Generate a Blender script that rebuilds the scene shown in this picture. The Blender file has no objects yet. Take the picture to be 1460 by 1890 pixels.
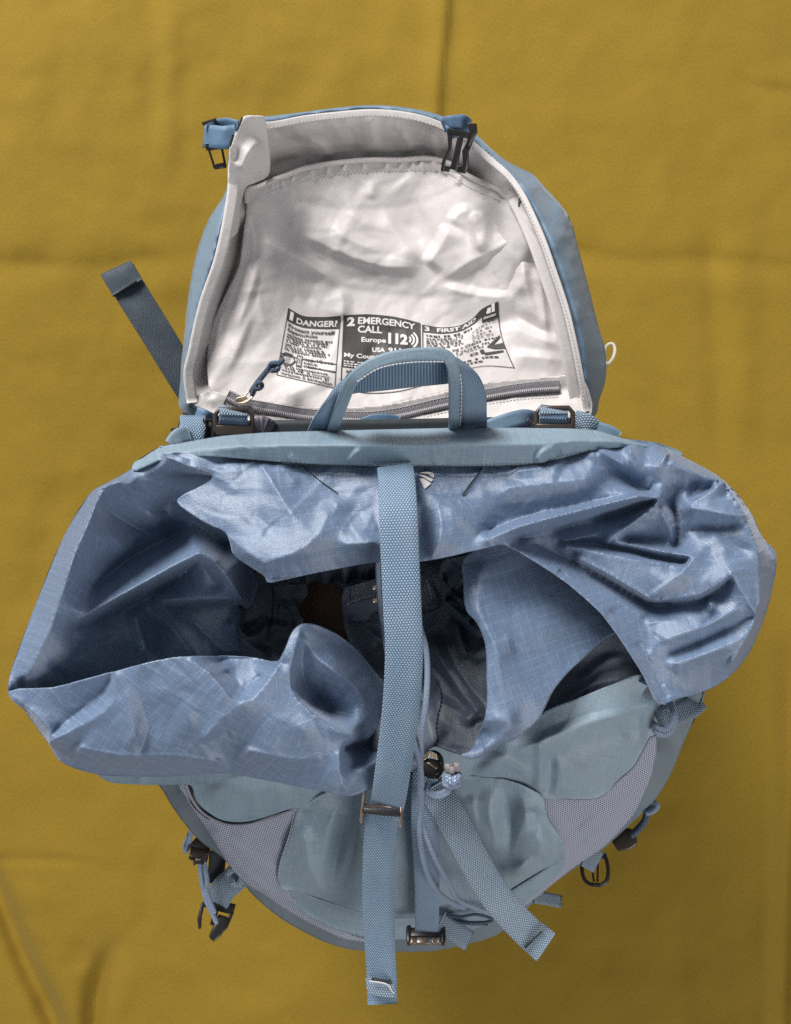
import bpy, math, random
import numpy as np
from mathutils import Vector, Matrix

# ------------------------------------------------------------------ frame, camera, light
# Local frame of the sloping cloth: x right, y up the slope, z off the cloth.  Lengths in metres.
TILT = math.radians(35)          # slope of the draped cloth
CAM_D = 1.0                      # camera distance from the cloth along its normal
FPX, CX, CY = 1435.0, 730.0, 945.0
ROT = Matrix.Rotation(TILT, 3, 'X')
LIFT = Vector((0, 0, 0.75))
scene = bpy.context.scene
col = scene.collection

def Wd(v):
    return ROT @ Vector(v) + LIFT

cam_d = bpy.data.cameras.new('camera')
cam = bpy.data.objects.new('camera', cam_d); col.objects.link(cam)
cam.location = Wd((0, 0, CAM_D)); cam.rotation_euler = (TILT, 0, 0)
cam_d.sensor_fit = 'AUTO'; cam_d.sensor_width = 36
cam_d.lens = FPX / 1890 * 36
cam_d.clip_start = 0.01; cam_d.clip_end = 50
cam_d.dof.use_dof = True; cam_d.dof.focus_distance = 0.535; cam_d.dof.aperture_fstop = 15.0
scene.camera = cam

world = bpy.data.worlds.new('World'); scene.world = world; world.use_nodes = True
bg = world.node_tree.nodes['Background']
bg.inputs[0].default_value = (0.84, 0.92, 1.0, 1); bg.inputs[1].default_value = 0.25

def area(name, loc, target, size, power, color, sy=None):
    d = bpy.data.lights.new(name, 'AREA'); d.energy = power; d.color = color
    d.shape = 'RECTANGLE'; d.size = size; d.size_y = sy or size
    o = bpy.data.objects.new(name, d); col.objects.link(o)
    p = Wd(loc); t = Wd(target); o.location = p
    o.rotation_euler = (t - p).to_track_quat('-Z', 'Y').to_euler()
    return o
area('window_light', (-1.6, 2.8, 2.3), (0.0, 0.0, 0.4), 1.5, 255, (1.0, 0.98, 0.95), 1.2)
area('fill_light', (1.5, -2.0, 2.0), (0.1, -0.3, 0.2), 1.6, 50, (1.0, 0.97, 0.94))  # added fill from the lower right, brightens the pack front and lower cloth

scene.view_settings.view_transform = 'Standard'; scene.view_settings.look = 'None'
scene.view_settings.exposure = 0.0; scene.view_settings.gamma = 1.0
scene.cycles.max_bounces = 6; scene.cycles.use_denoising = False

# ------------------------------------------------------------------ geometry helpers
ROOT_LOC = Wd((0, -0.12, 0.0))
RM = np.array(ROT); RT = np.array(LIFT)

def L3(x, y, h):
    """position (cm above the cloth) on the sight line through a point of the picture, in the cloth frame"""
    x = np.asarray(x, float); y = np.asarray(y, float); h = np.asarray(h, float)
    d = CAM_D - h / 100.0
    return np.stack([(x - CX) / FPX * d, -(y - CY) / FPX * d, h / 100.0 + 0 * x], -1)

def to_world(p):
    return np.asarray(p) @ RM.T + RT

def mesh_obj(name, verts, faces, mat, parent=None, uv=None, smooth=True, local=True, mats=None, midx=None):
    """verts in the cloth frame"""
    v = to_world(verts)
    if parent is not None: v = v - np.array(ROOT_LOC)
    me = bpy.data.meshes.new(name)
    me.from_pydata([tuple(a) for a in v], [], [tuple(int(i) for i in f) for f in faces])
    for m in (mats or [mat]): me.materials.append(m)
    if midx is not None: me.polygons.foreach_set('material_index', np.asarray(midx, dtype=np.int32))
    if smooth: me.polygons.foreach_set('use_smooth', np.ones(len(me.polygons), bool))
    if uv is not None:
        l = me.uv_layers.new(name='UVMap')
        idx = np.empty(len(me.loops), np.int32); me.loops.foreach_get('vertex_index', idx)
        l.data.foreach_set('uv', np.asarray(uv, np.float32)[idx].ravel())
    me.update()
    o = bpy.data.objects.new(name, me); col.objects.link(o)
    if parent is not None: o.parent = parent
    return o

def cr(pts, n=6, closed=False):
    """Catmull-Rom through points (any dimension)"""
    p = np.asarray(pts, float)
    if len(p) < 3 and not closed:
        t = np.linspace(0, 1, n + 1)[:, None]
        return p[0] * (1 - t) + p[-1] * t
    out = []
    N = len(p)
    rng = range(N) if closed else range(N - 1)
    for i in rng:
        p1, p2 = p[i], p[(i + 1) % N]
        p0 = p[i - 1] if (closed or i > 0) else 2 * p1 - p2
        p3 = p[(i + 2) % N] if (closed or i + 2 < N) else 2 * p2 - p1
        # centripetal knots keep the curve from overshooting
        e = 0.5
        d1 = max(np.linalg.norm(p1 - p0) ** e, 1e-6); d2 = max(np.linalg.norm(p2 - p1) ** e, 1e-6); d3 = max(np.linalg.norm(p3 - p2) ** e, 1e-6)
        m1 = (p1 - p0) / d1 - (p2 - p0) / (d1 + d2) + (p2 - p1) / d2
        m2 = (p2 - p1) / d2 - (p3 - p1) / (d2 + d3) + (p3 - p2) / d3
        m1 = m1 * d2; m2 = m2 * d2
        for k in range(n):
            t = k / n
            out.append((2 * t**3 - 3 * t**2 + 1) * p1 + (t**3 - 2 * t**2 + t) * m1 + (-2 * t**3 + 3 * t**2) * p2 + (t**3 - t**2) * m2)
    if not closed: out.append(p[-1])
    return np.array(out)

def inside(px, py, poly):
    c = np.zeros(px.shape, bool)
    n = len(poly); j = n - 1
    for i in range(n):
        xi, yi = poly[i]; xj, yj = poly[j]
        if yi != yj:
            k = ((yi > py) != (yj > py)) & (px < (xj - xi) * (py - yi) / (yj - yi) + xi)
            c ^= k
        j = i
    return c

def near_poly(px, py, poly):
    """nearest point of a closed polygon"""
    best = np.full(px.shape, 1e18); bx = px.copy(); by = py.copy()
    n = len(poly)
    for i in range(n):
        a = poly[i]; b = poly[(i + 1) % n]
        d = b - a; L = d @ d
        if L < 1e-9: continue
        t = np.clip(((px - a[0]) * d[0] + (py - a[1]) * d[1]) / L, 0, 1)
        qx = a[0] + t * d[0]; qy = a[1] + t * d[1]
        dd = (px - qx) ** 2 + (py - qy) ** 2
        m = dd < best
        best[m] = dd[m]; bx[m] = qx[m]; by[m] = qy[m]
    return bx, by, np.sqrt(best)

def blur(a, r):
    """gaussian-like blur, sigma about r cells"""
    if r <= 0: return a
    n = max(1, int(math.ceil(r * 3)))
    k = np.exp(-0.5 * (np.arange(-n, n + 1) / r) ** 2); k /= k.sum()
    for ax in (0, 1):
        p = np.pad(a, [(n, n) if q == ax else (0, 0) for q in (0, 1)], mode='edge')
        out = np.zeros_like(a)
        for i, w in enumerate(k):
            sl = [slice(None), slice(None)]; sl[ax] = slice(i, i + a.shape[ax])
            out += w * p[tuple(sl)]
        a = out
    return a

def noise2(shape, scale, seed, octaves=3):
    r = np.random.RandomState(seed)
    out = np.zeros(shape)
    for o in range(octaves):
        s = max(scale / 2 ** o, 0.8)
        n = blur(r.randn(*shape), s); n /= n.std() + 1e-9
        out += n * 0.5 ** o
    return out / 1.4

def creases(shape, xs, ys, seed, n, length, width, amp):
    """random soft cloth creases: short ridges with one steep and one slow side"""
    r = np.random.RandomState(seed)
    X, Y = np.meshgrid(xs, ys); H = np.zeros(shape)
    for i in range(n):
        cx = r.uniform(xs[0], xs[-1]); cy = r.uniform(ys[0], ys[-1]); a = r.uniform(0, math.pi)
        l = length * r.uniform(.5, 1.5); w = width * r.uniform(.6, 1.5)
        u = (X - cx) * math.cos(a) + (Y - cy) * math.sin(a); v = -(X - cx) * math.sin(a) + (Y - cy) * math.cos(a)
        v = v + 0.15 * u * u / l * r.uniform(-1, 1)
        tp = np.clip(1 - np.abs(u) / (1.6 * l), 0, 1)
        prof = np.where(v > 0, np.clip(1 - v / (w * (.4 + tp) * 1.6), 0, 1), np.clip(1 + v / (w * (.4 + tp) * 4.0), 0, 1))
        H += amp * r.uniform(-1, 1) * prof * tp
    return H

RINGS = [(2, 0), (-2, 0), (0, 2), (0, -2), (1, 2), (-1, 2), (1, -2), (-1, -2), (2, 1), (-2, 1), (2, -1), (-2, -1)]
class Relief:
    """height (cm) over a patch, a stretched membrane through ridge and valley lines plus folds"""
    def __init__(s, box, step, cons, folds=(), rnd=1.0, crinkle=0.0, seed=1, nz=0.0, gain=1.0, flat=0.6):
        x0, y0, x1, y1 = box
        s.step = step
        s.xs = np.arange(x0, x1 + step * .5, step, dtype=float); s.ys = np.arange(y0, y1 + step * .5, step, dtype=float)
        s.nx, s.ny = len(s.xs), len(s.ys)
        s.x0, s.y0 = x0, y0
        u = None
        for lev in (16, 8, 4, 2, 1):
            st = step * lev
            nx = int(math.ceil((x1 - x0) / st)) + 1; ny = int(math.ceil((y1 - y0) / st)) + 1
            if lev == 1: nx, ny = s.nx, s.ny
            if (nx < 4 or ny < 4) and lev > 1: continue
            acc = np.zeros((ny, nx)); cnt = np.zeros((ny, nx))
            for line in cons:
                p = np.asarray(line, float)
                if len(p) > 1:
                    q = []
                    for a, b in zip(p[:-1], p[1:]):
                        n = max(2, int(np.hypot(*(b - a)[:2]) / st * 2.5) + 1)
                        t = np.linspace(0, 1, n)[:, None]; q.append(a * (1 - t) + b * t)
                    p = np.concatenate(q)
                ix = np.rint((p[:, 0] - x0) / st).astype(int); iy = np.rint((p[:, 1] - y0) / st).astype(int)
                ok = (ix >= 0) & (ix < nx) & (iy >= 0) & (iy < ny)
                np.add.at(acc, (iy[ok], ix[ok]), p[ok, 2]); np.add.at(cnt, (iy[ok], ix[ok]), 1)
            m = cnt > 0
            val = acc[m] / cnt[m]
            if u is None:
                u = np.full((ny, nx), val.mean())
            else:
                gx = np.clip(np.linspace(0, u.shape[1] - 1, nx), 0, u.shape[1] - 1); gy = np.clip(np.linspace(0, u.shape[0] - 1, ny), 0, u.shape[0] - 1)
                u = bilin(u, gx, gy)
            u[m] = val
            for it in range(160 if lev > 1 else 120):
                p = np.pad(u, 2, mode='edge')
                lap = 0.25 * (p[1:-3, 2:-2] + p[3:-1, 2:-2] + p[2:-2, 1:-3] + p[2:-2, 3:-1])
                if flat <= 0: u = lap
                else:       # straight slopes between ridge and valley lines, as in taut cloth
                    hi = lap.copy(); lw = lap.copy()
                    for oy, ox in RINGS:
                        q = p[2 + oy:2 + oy + ny, 2 + ox:2 + ox + nx]; np.maximum(hi, q, out=hi); np.minimum(lw, q, out=lw)
                    u = flat * 0.5 * (hi + lw) + (1 - flat) * lap
                u[m] = val
        X, Y = np.meshgrid(s.xs, s.ys)
        u = blur(u, rnd)
        for f in folds:
            u = u + fold_field(X, Y, *f)
        if nz: u = u + nz * noise2(u.shape, 9.0 * 3 / step, seed)
        if crinkle: u = u + creases(u.shape, s.xs, s.ys, seed, int(s.nx * s.ny * step * step / 1300), 30, 4.5, crinkle) + creases(u.shape, s.xs, s.ys, seed + 7, int(s.nx * s.ny * step * step / 9000) + 1, 75, 9, crinkle * 2.2)
        if gain != 1.0:
            lo = blur(u, 26.0 / step); u = lo + gain * (u - lo)
        s.h = blur(u, 0.5)
        # arc-length texture coordinates (metres)
        k = (CAM_D - s.h / 100) / FPX * step
        du = np.diff(s.h, axis=1) / 100; dv = np.diff(s.h, axis=0) / 100
        kx = 0.5 * (k[:, 1:] + k[:, :-1]); ky = 0.5 * (k[1:] + k[:-1])
        U = np.concatenate([np.zeros((s.ny, 1)), np.cumsum(np.sqrt(kx**2 + (0.75 * du)**2), 1)], 1)
        V = np.concatenate([np.zeros((1, s.nx)), np.cumsum(np.sqrt(ky**2 + (0.75 * dv)**2), 0)], 0)
        s.U = blur(U - U.mean(1, keepdims=True), 2); s.V = blur(V - V.mean(0, keepdims=True), 2)

    def at(s, x, y):
        return samp(s.h, (np.asarray(x, float) - s.x0) / s.step, (np.asarray(y, float) - s.y0) / s.step)

def samp(u, gx, gy):
    ny, nx = u.shape
    gx = np.clip(gx, 0, nx - 1.001); gy = np.clip(gy, 0, ny - 1.001)
    i = gx.astype(int); j = gy.astype(int); a = gx - i; b = gy - j
    return (u[j, i] * (1 - a) + u[j, i + 1] * a) * (1 - b) + (u[j + 1, i] * (1 - a) + u[j + 1, i + 1] * a) * b

def bilin(u, gx, gy):
    X, Y = np.meshgrid(gx, gy)
    return samp(u, X, Y)

def fold_field(X, Y, path, amp, wl, wr=None, taper=0.25, sharp=1.0):
    """a raised (amp > 0) or sunken fold along a path; wl / wr: width (px) left / right of the direction of travel"""
    wr = wr or wl
    p = cr(path, 5)
    best = np.full(X.shape, 1e18); side = np.zeros(X.shape); tt = np.zeros(X.shape)
    L = np.concatenate([[0], np.cumsum(np.hypot(*np.diff(p, axis=0).T[:2]))]); tot = L[-1]
    for i in range(len(p) - 1):
        a, b = p[i], p[i + 1]; d = b - a; l2 = d[0]**2 + d[1]**2
        if l2 < 1e-9: continue
        t = np.clip(((X - a[0]) * d[0] + (Y - a[1]) * d[1]) / l2, 0, 1)
        dd = (X - a[0] - t * d[0])**2 + (Y - a[1] - t * d[1])**2
        m = dd < best
        best[m] = dd[m]; side[m] = (d[0] * (Y - a[1]) - d[1] * (X - a[0]))[m]; tt[m] = ((L[i] + t * math.sqrt(l2)) / tot)[m]
    d = np.sqrt(best)
    w = np.where(side < 0, wl, wr)
    prof = np.clip(1 - d / (1.9 * w), 0, 1) ** 1.2 if sharp < 1.5 else np.exp(-(d / w)**2)
    tp = np.clip(np.minimum(tt, 1 - tt) / max(taper, 1e-3), 0, 1) if taper > 0 else 1.0
    tp = tp * tp * (3 - 2 * tp) if taper > 0 else 1.0
    return amp * prof * tp

def sheet(name, R, outline, mat, parent, ang=0.0, thick=0.10, smooth_outline=4, dh=0.0, uvscale=1.0):
    """cut the outline out of a relief and make a cloth sheet of it"""
    poly = cr(outline, smooth_outline, closed=True) if smooth_outline > 1 else np.asarray(outline, float)
    X, Y = np.meshgrid(R.xs, R.ys)
    xc = 0.25 * (X[1:, 1:] + X[:-1, 1:] + X[1:, :-1] + X[:-1, :-1]); yc = 0.25 * (Y[1:, 1:] + Y[:-1, 1:] + Y[1:, :-1] + Y[:-1, :-1])
    keep = inside(xc, yc, poly)
    used = np.zeros((R.ny, R.nx), int)
    for a, b in ((0, 0), (0, 1), (1, 0), (1, 1)):
        used[a:R.ny - 1 + a, b:R.nx - 1 + b] += keep
    vid = np.full((R.ny, R.nx), -1); m = used > 0; vid[m] = np.arange(m.sum())
    px = X[m].copy(); py = Y[m].copy(); edge = used[m] < 4
    bx, by, bd = near_poly(px[edge], py[edge], poly)
    ok = bd < R.step * 1.6
    ex = px[edge]; ey = py[edge]; ex[ok] = bx[ok]; ey[ok] = by[ok]; px[edge] = ex; py[edge] = ey
    h = R.at(px, py) + dh
    v = L3(px, py, h)
    j, i = np.nonzero(keep)
    f = np.stack([vid[j, i], vid[j + 1, i], vid[j + 1, i + 1], vid[j, i + 1]], 1)
    gx = (px - R.x0) / R.step; gy = (py - R.y0) / R.step
    u = samp(R.U, gx, gy); w = samp(R.V, gx, gy)
    c, sn = math.cos(ang), math.sin(ang)
    uv = np.stack([(u * c - w * sn), (u * sn + w * c)], 1) * uvscale
    o = mesh_obj(name, v, f, mat, parent, uv)
    if thick:
        md = o.modifiers.new('thickness', 'SOLIDIFY'); md.thickness = thick / 100; md.offset = -1
    return o

def skirt(name, pts, ends, mat, parent, rows=6, bulge=0.0, closed=False):
    """wall from an edge [(x, y, h)] to points [(X, Y, Z)] of the cloth frame"""
    a = L3(*np.asarray(pts, float).T); b = np.asarray(ends, float)
    n = len(a); v = []; uv = []
    nrm = a - a.mean(0); nrm[:, 2] = 0; nrm /= np.linalg.norm(nrm, axis=1)[:, None] + 1e-9
    s = np.concatenate([[0], np.cumsum(np.linalg.norm(np.diff(a, axis=0), axis=1))])
    for r in range(rows + 1):
        t = r / rows
        v.append(a * (1 - t) + b * t + nrm * bulge * math.sin(math.pi * t))
        uv.append(np.stack([s, np.full(n, t * 0.3)], 1))
    f = []
    m = n if closed else n - 1
    for r in range(rows):
        for i in range(m):
            k = (i + 1) % n
            f.append((r * n + i, (r + 1) * n + i, (r + 1) * n + k, r * n + k))
    return mesh_obj(name, np.concatenate(v), f, mat, parent, np.concatenate(uv))

def frames(p):
    t = np.gradient(p, axis=0); t /= np.linalg.norm(t, axis=1)[:, None] + 1e-12
    return t

def ribbon_geo(path, width, thick=0.0014, n=6, roll=0.0, side=None, smooth=True):
    """webbing: path [(x, y, h[, roll])], width in metres; lies facing the viewer unless rolled"""
    P = np.asarray(path, float)
    P = cr(P, n) if smooth else P
    c = L3(P[:, 0], P[:, 1], P[:, 2])
    rl = P[:, 3] if P.shape[1] > 3 else np.full(len(P), roll)
    t = frames(c)
    view = np.array([0, 0, CAM_D]) - c; view /= np.linalg.norm(view, axis=1)[:, None]
    w = np.cross(t, view); w /= np.linalg.norm(w, axis=1)[:, None] + 1e-12
    nn = np.cross(w, t)
    ca, sa = np.cos(rl)[:, None], np.sin(rl)[:, None]
    w, nn = w * ca + nn * sa, nn * ca - w * sa
    prof = [(-.5, 0, 0.0), (-.47, .5, .03), (-.25, .5, .25), (0, .5, .5), (.25, .5, .75), (.47, .5, .97), (.5, 0, 1.0), (.47, -.5, .97), (0, -.5, .5), (-.47, -.5, .03)]
    k = len(prof); s = np.concatenate([[0], np.cumsum(np.linalg.norm(np.diff(c, axis=0), axis=1))])
    v = np.concatenate([c + w * (a * width) + nn * (b * thick) for a, b, _ in prof]); N = len(c)
    uv = np.concatenate([np.stack([np.full(N, q * width), s], 1) for _, _, q in prof])
    f = []
    for j in range(k):
        j2 = (j + 1) % k
        for i in range(N - 1):
            f.append((j * N + i, j2 * N + i, j2 * N + i + 1, j * N + i + 1))
    f.append([j * N for j in range(k)]); f.append([j * N + N - 1 for j in range(k)][::-1])
    return v, f, uv

def ribbon(name, path, width, mat, parent, **kw):
    v, f, uv = ribbon_geo(path, width, **kw)
    return mesh_obj(name, v, f, mat, parent, uv)

def tube_geo(path, rad, n=6, seg=8, smooth=True, closed=False, local=False, flat=1.0):
    P = np.asarray(path, float)
    if smooth: P = cr(P, n, closed)
    elif closed: P = np.concatenate([P, P[:1]])[:-1]
    c = P[:, :3] if local else L3(P[:, 0], P[:, 1], P[:, 2])
    r = (np.full(len(c), rad) if P.shape[1] < 4 else P[:, 3] * rad)
    if closed:
        t = np.roll(c, -1, 0) - np.roll(c, 1, 0); t /= np.linalg.norm(t, axis=1)[:, None]
    else: t = frames(c)
    up = np.array([0.13, 0.21, 0.97]); N = len(c)
    a = np.cross(t, up); a /= np.linalg.norm(a, axis=1)[:, None] + 1e-12
    b = np.cross(a, t)
    s = np.concatenate([[0], np.cumsum(np.linalg.norm(np.diff(c, axis=0), axis=1))])
    v = []; uv = []
    for k in range(seg):
        q = 2 * math.pi * (k + 0.5) / seg
        v.append(c + (a * math.cos(q) + b * math.sin(q) * flat) * r[:, None]); uv.append(np.stack([np.full(N, k / seg * 0.012), s], 1))
    f = []
    for k in range(seg):
        k2 = (k + 1) % seg
        for i in range(N if closed else N - 1):
            i2 = (i + 1) % N
            f.append((k * N + i, k2 * N + i, k2 * N + i2, k * N + i2))
    if not closed:
        f.append([k * N for k in range(seg)]); f.append([k * N + N - 1 for k in range(seg)][::-1])
    return np.concatenate(v), f, np.concatenate(uv)

def tube(name, path, rad, mat, parent, **kw):
    v, f, uv = tube_geo(path, rad, **kw)
    return mesh_obj(name, v, f, mat, parent, uv)

class Geo:
    """collects several shapes into one mesh"""
    def __init__(s): s.v = []; s.f = []; s.uv = []; s.n = 0; s.mi = []
    def add(s, g, mi=0):
        v, f, uv = g
        s.v.append(np.asarray(v)); s.uv.append(np.asarray(uv)); s.f += [tuple(i + s.n for i in q) for q in f]; s.mi += [mi] * len(f); s.n += len(v)
        return s
    def obj(s, name, mats, parent, bevel=0.0, smooth=True, sub=0):
        if not isinstance(mats, list): mats = [mats]
        o = mesh_obj(name, np.concatenate(s.v), s.f, None, parent, np.concatenate(s.uv), smooth=smooth, mats=mats, midx=s.mi)
        if bevel:
            m = o.modifiers.new('bevel', 'BEVEL'); m.width = bevel; m.segments = 2; m.limit_method = 'ANGLE'; m.angle_limit = math.radians(40)
        if sub:
            m = o.modifiers.new('sub', 'SUBSURF'); m.levels = sub; m.render_levels = sub
        return o

class Plane2:
    """a small local frame on a point of the picture: u, v in millimetres in a plane turned by ang (and tipped), w towards the viewer"""
    def __init__(s, x, y, h, ang=0.0, tip=0.0, turn=0.0):
        s.o = L3(x, y, h)
        view = np.array([0, 0, CAM_D]) - s.o; view /= np.linalg.norm(view)
        r = np.array([1.0, 0, 0]); r -= view * (r @ view); r /= np.linalg.norm(r)
        d = -np.cross(view, r)          # picture-down
        c, sn = math.cos(ang), math.sin(ang)
        U = r * c + d * sn; V = -r * sn + d * c; Wv = view
        ct, st = math.cos(tip), math.sin(tip)
        V, Wv = V * ct + Wv * st, Wv * ct - V * st
        ct, st = math.cos(turn), math.sin(turn)
        U, Wv = U * ct + Wv * st, Wv * ct - U * st
        s.U, s.V, s.Wv = U, V, Wv
    def pt(s, u, v, w=0.0):
        return s.o + (s.U * u + s.V * v + s.Wv * w) / 1000.0
    def prism(s, pts, w0, w1):
        n = len(pts)
        v = [s.pt(a, b, w1) for a, b in pts] + [s.pt(a, b, w0) for a, b in pts]
        f = [tuple(range(n))[::-1], tuple(range(n, 2 * n))] + [(i, (i + 1) % n, n + (i + 1) % n, n + i) for i in range(n)]
        return np.array(v), f, np.array([(a / 1000, b / 1000) for a, b in pts] * 2)
    def box(s, u0, v0, u1, v1, w0, w1):
        return s.prism([(u0, v0), (u1, v0), (u1, v1), (u0, v1)], w0, w1)
    def path(s, pts, r, closed=False, seg=6, smooth=True, n=4, flat=1.0):
        P = np.array([s.pt(*p) for p in pts])
        return tube_geo(P, r / 1000, closed=closed, seg=seg, smooth=smooth, n=n, local=True, flat=flat)

# ------------------------------------------------------------------ materials
class NT:
    def __init__(s, name):
        s.m = bpy.data.materials.new(name); s.m.use_nodes = True; s.t = s.m.node_tree; s.n = s.t.nodes
        s.b = s.n['Principled BSDF']
    def new(s, t, **kw):
        n = s.n.new(t)
        for k, v in kw.items(): setattr(n, k, v)
        return n
    def lk(s, a, b): s.t.links.new(a, b)
    def put(s, sock, v):
        if hasattr(v, 'is_linked') or isinstance(v, bpy.types.NodeSocket): s.lk(v, sock)
        else: sock.default_value = v
    def math(s, op, a, b=None, c=None):
        n = s.new('ShaderNodeMath', operation=op); s.put(n.inputs[0], a)
        if b is not None: s.put(n.inputs[1], b)
        if c is not None: s.put(n.inputs[2], c)
        return n.outputs[0]
    def mix(s, f, a, b):
        n = s.new('ShaderNodeMix', data_type='RGBA'); s.put(n.inputs[0], f); s.put(n.inputs[6], a); s.put(n.inputs[7], b)
        return n.outputs[2]
    def uv(s):
        t = s.new('ShaderNodeTexCoord'); x = s.new('ShaderNodeSeparateXYZ'); s.lk(t.outputs['UV'], x.inputs[0])
        return t, x.outputs[0], x.outputs[1]
    def noise(s, co, scale, detail=3, rough=0.5):
        n = s.new('ShaderNodeTexNoise'); n.inputs['Scale'].default_value = scale; n.inputs['Detail'].default_value = detail; n.inputs['Roughness'].default_value = rough
        s.lk(co, n.inputs['Vector']); return n.outputs['Fac']
    def bump(s, h, strength, dist, prev=None):
        b = s.new('ShaderNodeBump'); b.inputs['Strength'].default_value = strength; b.inputs['Distance'].default_value = dist
        s.lk(h, b.inputs['Height'])
        if prev is not None: s.lk(prev, b.inputs['Normal'])
        return b.outputs[0]
    def ramp(s, f, a, b):
        n = s.new('ShaderNodeMapRange'); s.put(n.inputs[0], f); n.inputs[1].default_value = a; n.inputs[2].default_value = b; return n.outputs[0]

def c4(c): return (c[0], c[1], c[2], 1.0)
def sc(c, k): return (c[0] * k, c[1] * k, c[2] * k)

def ripstop(name, base, line_k=1.9, spacing=0.0068, lw=0.085, line_f=0.72, rough=0.42, spec=0.5, weave=0.25, sheen=0.25, var=0.12, sx=True, sy=True, crk=0.3, thread=0.30):
    N = NT(name); t, u, v = N.uv()
    co = t.outputs['UV']
    wob = N.noise(co, 60, 2)
    wv = N.math('MULTIPLY', N.math('SUBTRACT', wob, 0.5), 0.12)
    def line(c, s):
        f = N.math('FRACT', N.math('ADD', N.math('DIVIDE', c, s), wv))
        d = N.math('ABSOLUTE', N.math('SUBTRACT', f, 0.5))
        return N.math('LESS_THAN', d, lw / 2)
    brk = N.ramp(N.noise(co, 220, 2, .7), 0.35, 0.62)
    la = N.math('MULTIPLY', line(u, spacing), 1.0 if sx else 0.0); lb = N.math('MULTIPLY', line(v, spacing * 1.02), 1.0 if sy else 0.0)
    ln = N.math('MAXIMUM', la, lb)
    big = N.noise(co, 14, 3)
    c = N.mix(N.ramp(big, 0.3, 0.7), c4(sc(base, 1 - var)), c4(sc(base, 1 + var)))
    c = N.mix(N.math('MULTIPLY', N.math('MULTIPLY', ln, line_f), brk), c, c4(sc(base, line_k)))
    def threads(sx_, sy_):
        mp = N.new('ShaderNodeMapping'); mp.inputs['Scale'].default_value = (sx_, sy_, 1); N.lk(co, mp.inputs[0])
        return N.noise(mp.outputs[0], 1.0, 3, .65)
    t1 = threads(1100, 45); t2 = threads(45, 1100)
    th = N.math('ADD', t1, t2)
    c = N.mix(N.ramp(th, 0.72, 1.28), N.mix(thread, c, c4(sc(base, .55))), N.mix(thread, c, c4(sc(base, 1.55))))
    N.lk(c, N.b.inputs['Base Color'])
    rn = N.ramp(N.noise(co, 25, 3), 0.2, 0.8)
    N.lk(N.math('ADD', rough, N.math('MULTIPLY', rn, 0.12)), N.b.inputs['Roughness'])
    N.b.inputs['Specular IOR Level'].default_value = spec
    N.b.inputs['Sheen Weight'].default_value = sheen; N.b.inputs['Sheen Roughness'].default_value = 0.4
    N.b.inputs['Sheen Tint'].default_value = (0.8, 0.86, 1, 1)
    k = 2 * math.pi / 0.00085
    w = N.math('MULTIPLY', N.math('SINE', N.math('MULTIPLY', u, k)), N.math('SINE', N.math('MULTIPLY', v, k)))
    nr = N.bump(w, weave, 0.0003)
    nr = N.bump(th, 0.35, 0.0005, nr)
    nr = N.bump(N.noise(co, 320, 3, .6), crk, 0.0006, nr)
    nr = N.bump(N.noise(co, 70, 3, .55), crk * 0.8, 0.003, nr)
    nr = N.bump(ln, 0.35, 0.0004, nr)
    N.lk(nr, N.b.inputs['Normal'])
    return N.m

def plain_cloth(name, base, rough=0.6, spec=0.3, bumpk=0.3, var=0.08, sheen=0.0, fine=900):
    N = NT(name); t, u, v = N.uv(); co = t.outputs['UV']
    c = N.mix(N.ramp(N.noise(co, 18, 4), 0.3, 0.7), c4(sc(base, 1 - var)), c4(sc(base, 1 + var)))
    N.lk(c, N.b.inputs['Base Color']); N.b.inputs['Roughness'].default_value = rough; N.b.inputs['Specular IOR Level'].default_value = spec
    N.b.inputs['Sheen Weight'].default_value = sheen
    nr = N.bump(N.noise(co, fine, 2), bumpk, 0.0004)
    nr = N.bump(N.noise(co, 90, 3), bumpk, 0.002, nr)
    N.lk(nr, N.b.inputs['Normal'])
    return N.m

def webbing(name, base, across=0.0020, along=0.0034, k=1.0, ribs=False):
    N = NT(name); t, u, v = N.uv(); co = t.outputs['UV']
    if ribs:
        a = N.math('SINE', N.math('MULTIPLY', v, 2 * math.pi / along))
        h = N.math('MULTIPLY_ADD', a, 0.5, 0.5)
    else:
        # rows of little stitches, each row shifted by half a stitch
        row = N.math('DIVIDE', v, along / 2); fl = N.math('FLOOR', row)
        sh = N.math('MULTIPLY', N.math('MODULO', fl, 2.0), 0.5)
        a = N.math('FRACT', N.math('ADD', N.math('DIVIDE', u, across), sh))
        da = N.math('ABSOLUTE', N.math('SUBTRACT', a, 0.5)); db = N.math('ABSOLUTE', N.math('SUBTRACT', N.math('FRACT', row), 0.5))
        e = N.math('ADD', N.math('POWER', N.math('MULTIPLY', da, 2.1), 2.0), N.math('POWER', N.math('MULTIPLY', db, 1.7), 2.0))
        h = N.math('SUBTRACT', 1.0, N.math('MINIMUM', e, 1.0))
    jit = N.noise(co, 700, 2)
    c = N.mix(N.math('MULTIPLY', h, N.math('MULTIPLY_ADD', jit, 0.6, 0.7)), c4(sc(base, 0.36)), c4(sc(base, 1.45)))  # shade in the gaps of the weave is put into the colour
    c = N.mix(N.ramp(N.noise(co, 25, 2), 0.3, 0.7), c, N.mix(0.12, c, c4((0.5, 0.55, 0.6))))
    N.lk(c, N.b.inputs['Base Color']); N.b.inputs['Roughness'].default_value = 0.5; N.b.inputs['Specular IOR Level'].default_value = 0.35
    N.b.inputs['Sheen Weight'].default_value = 0.15
    N.lk(N.bump(h, 0.8, 0.0007), N.b.inputs['Normal'])
    return N.m

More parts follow.
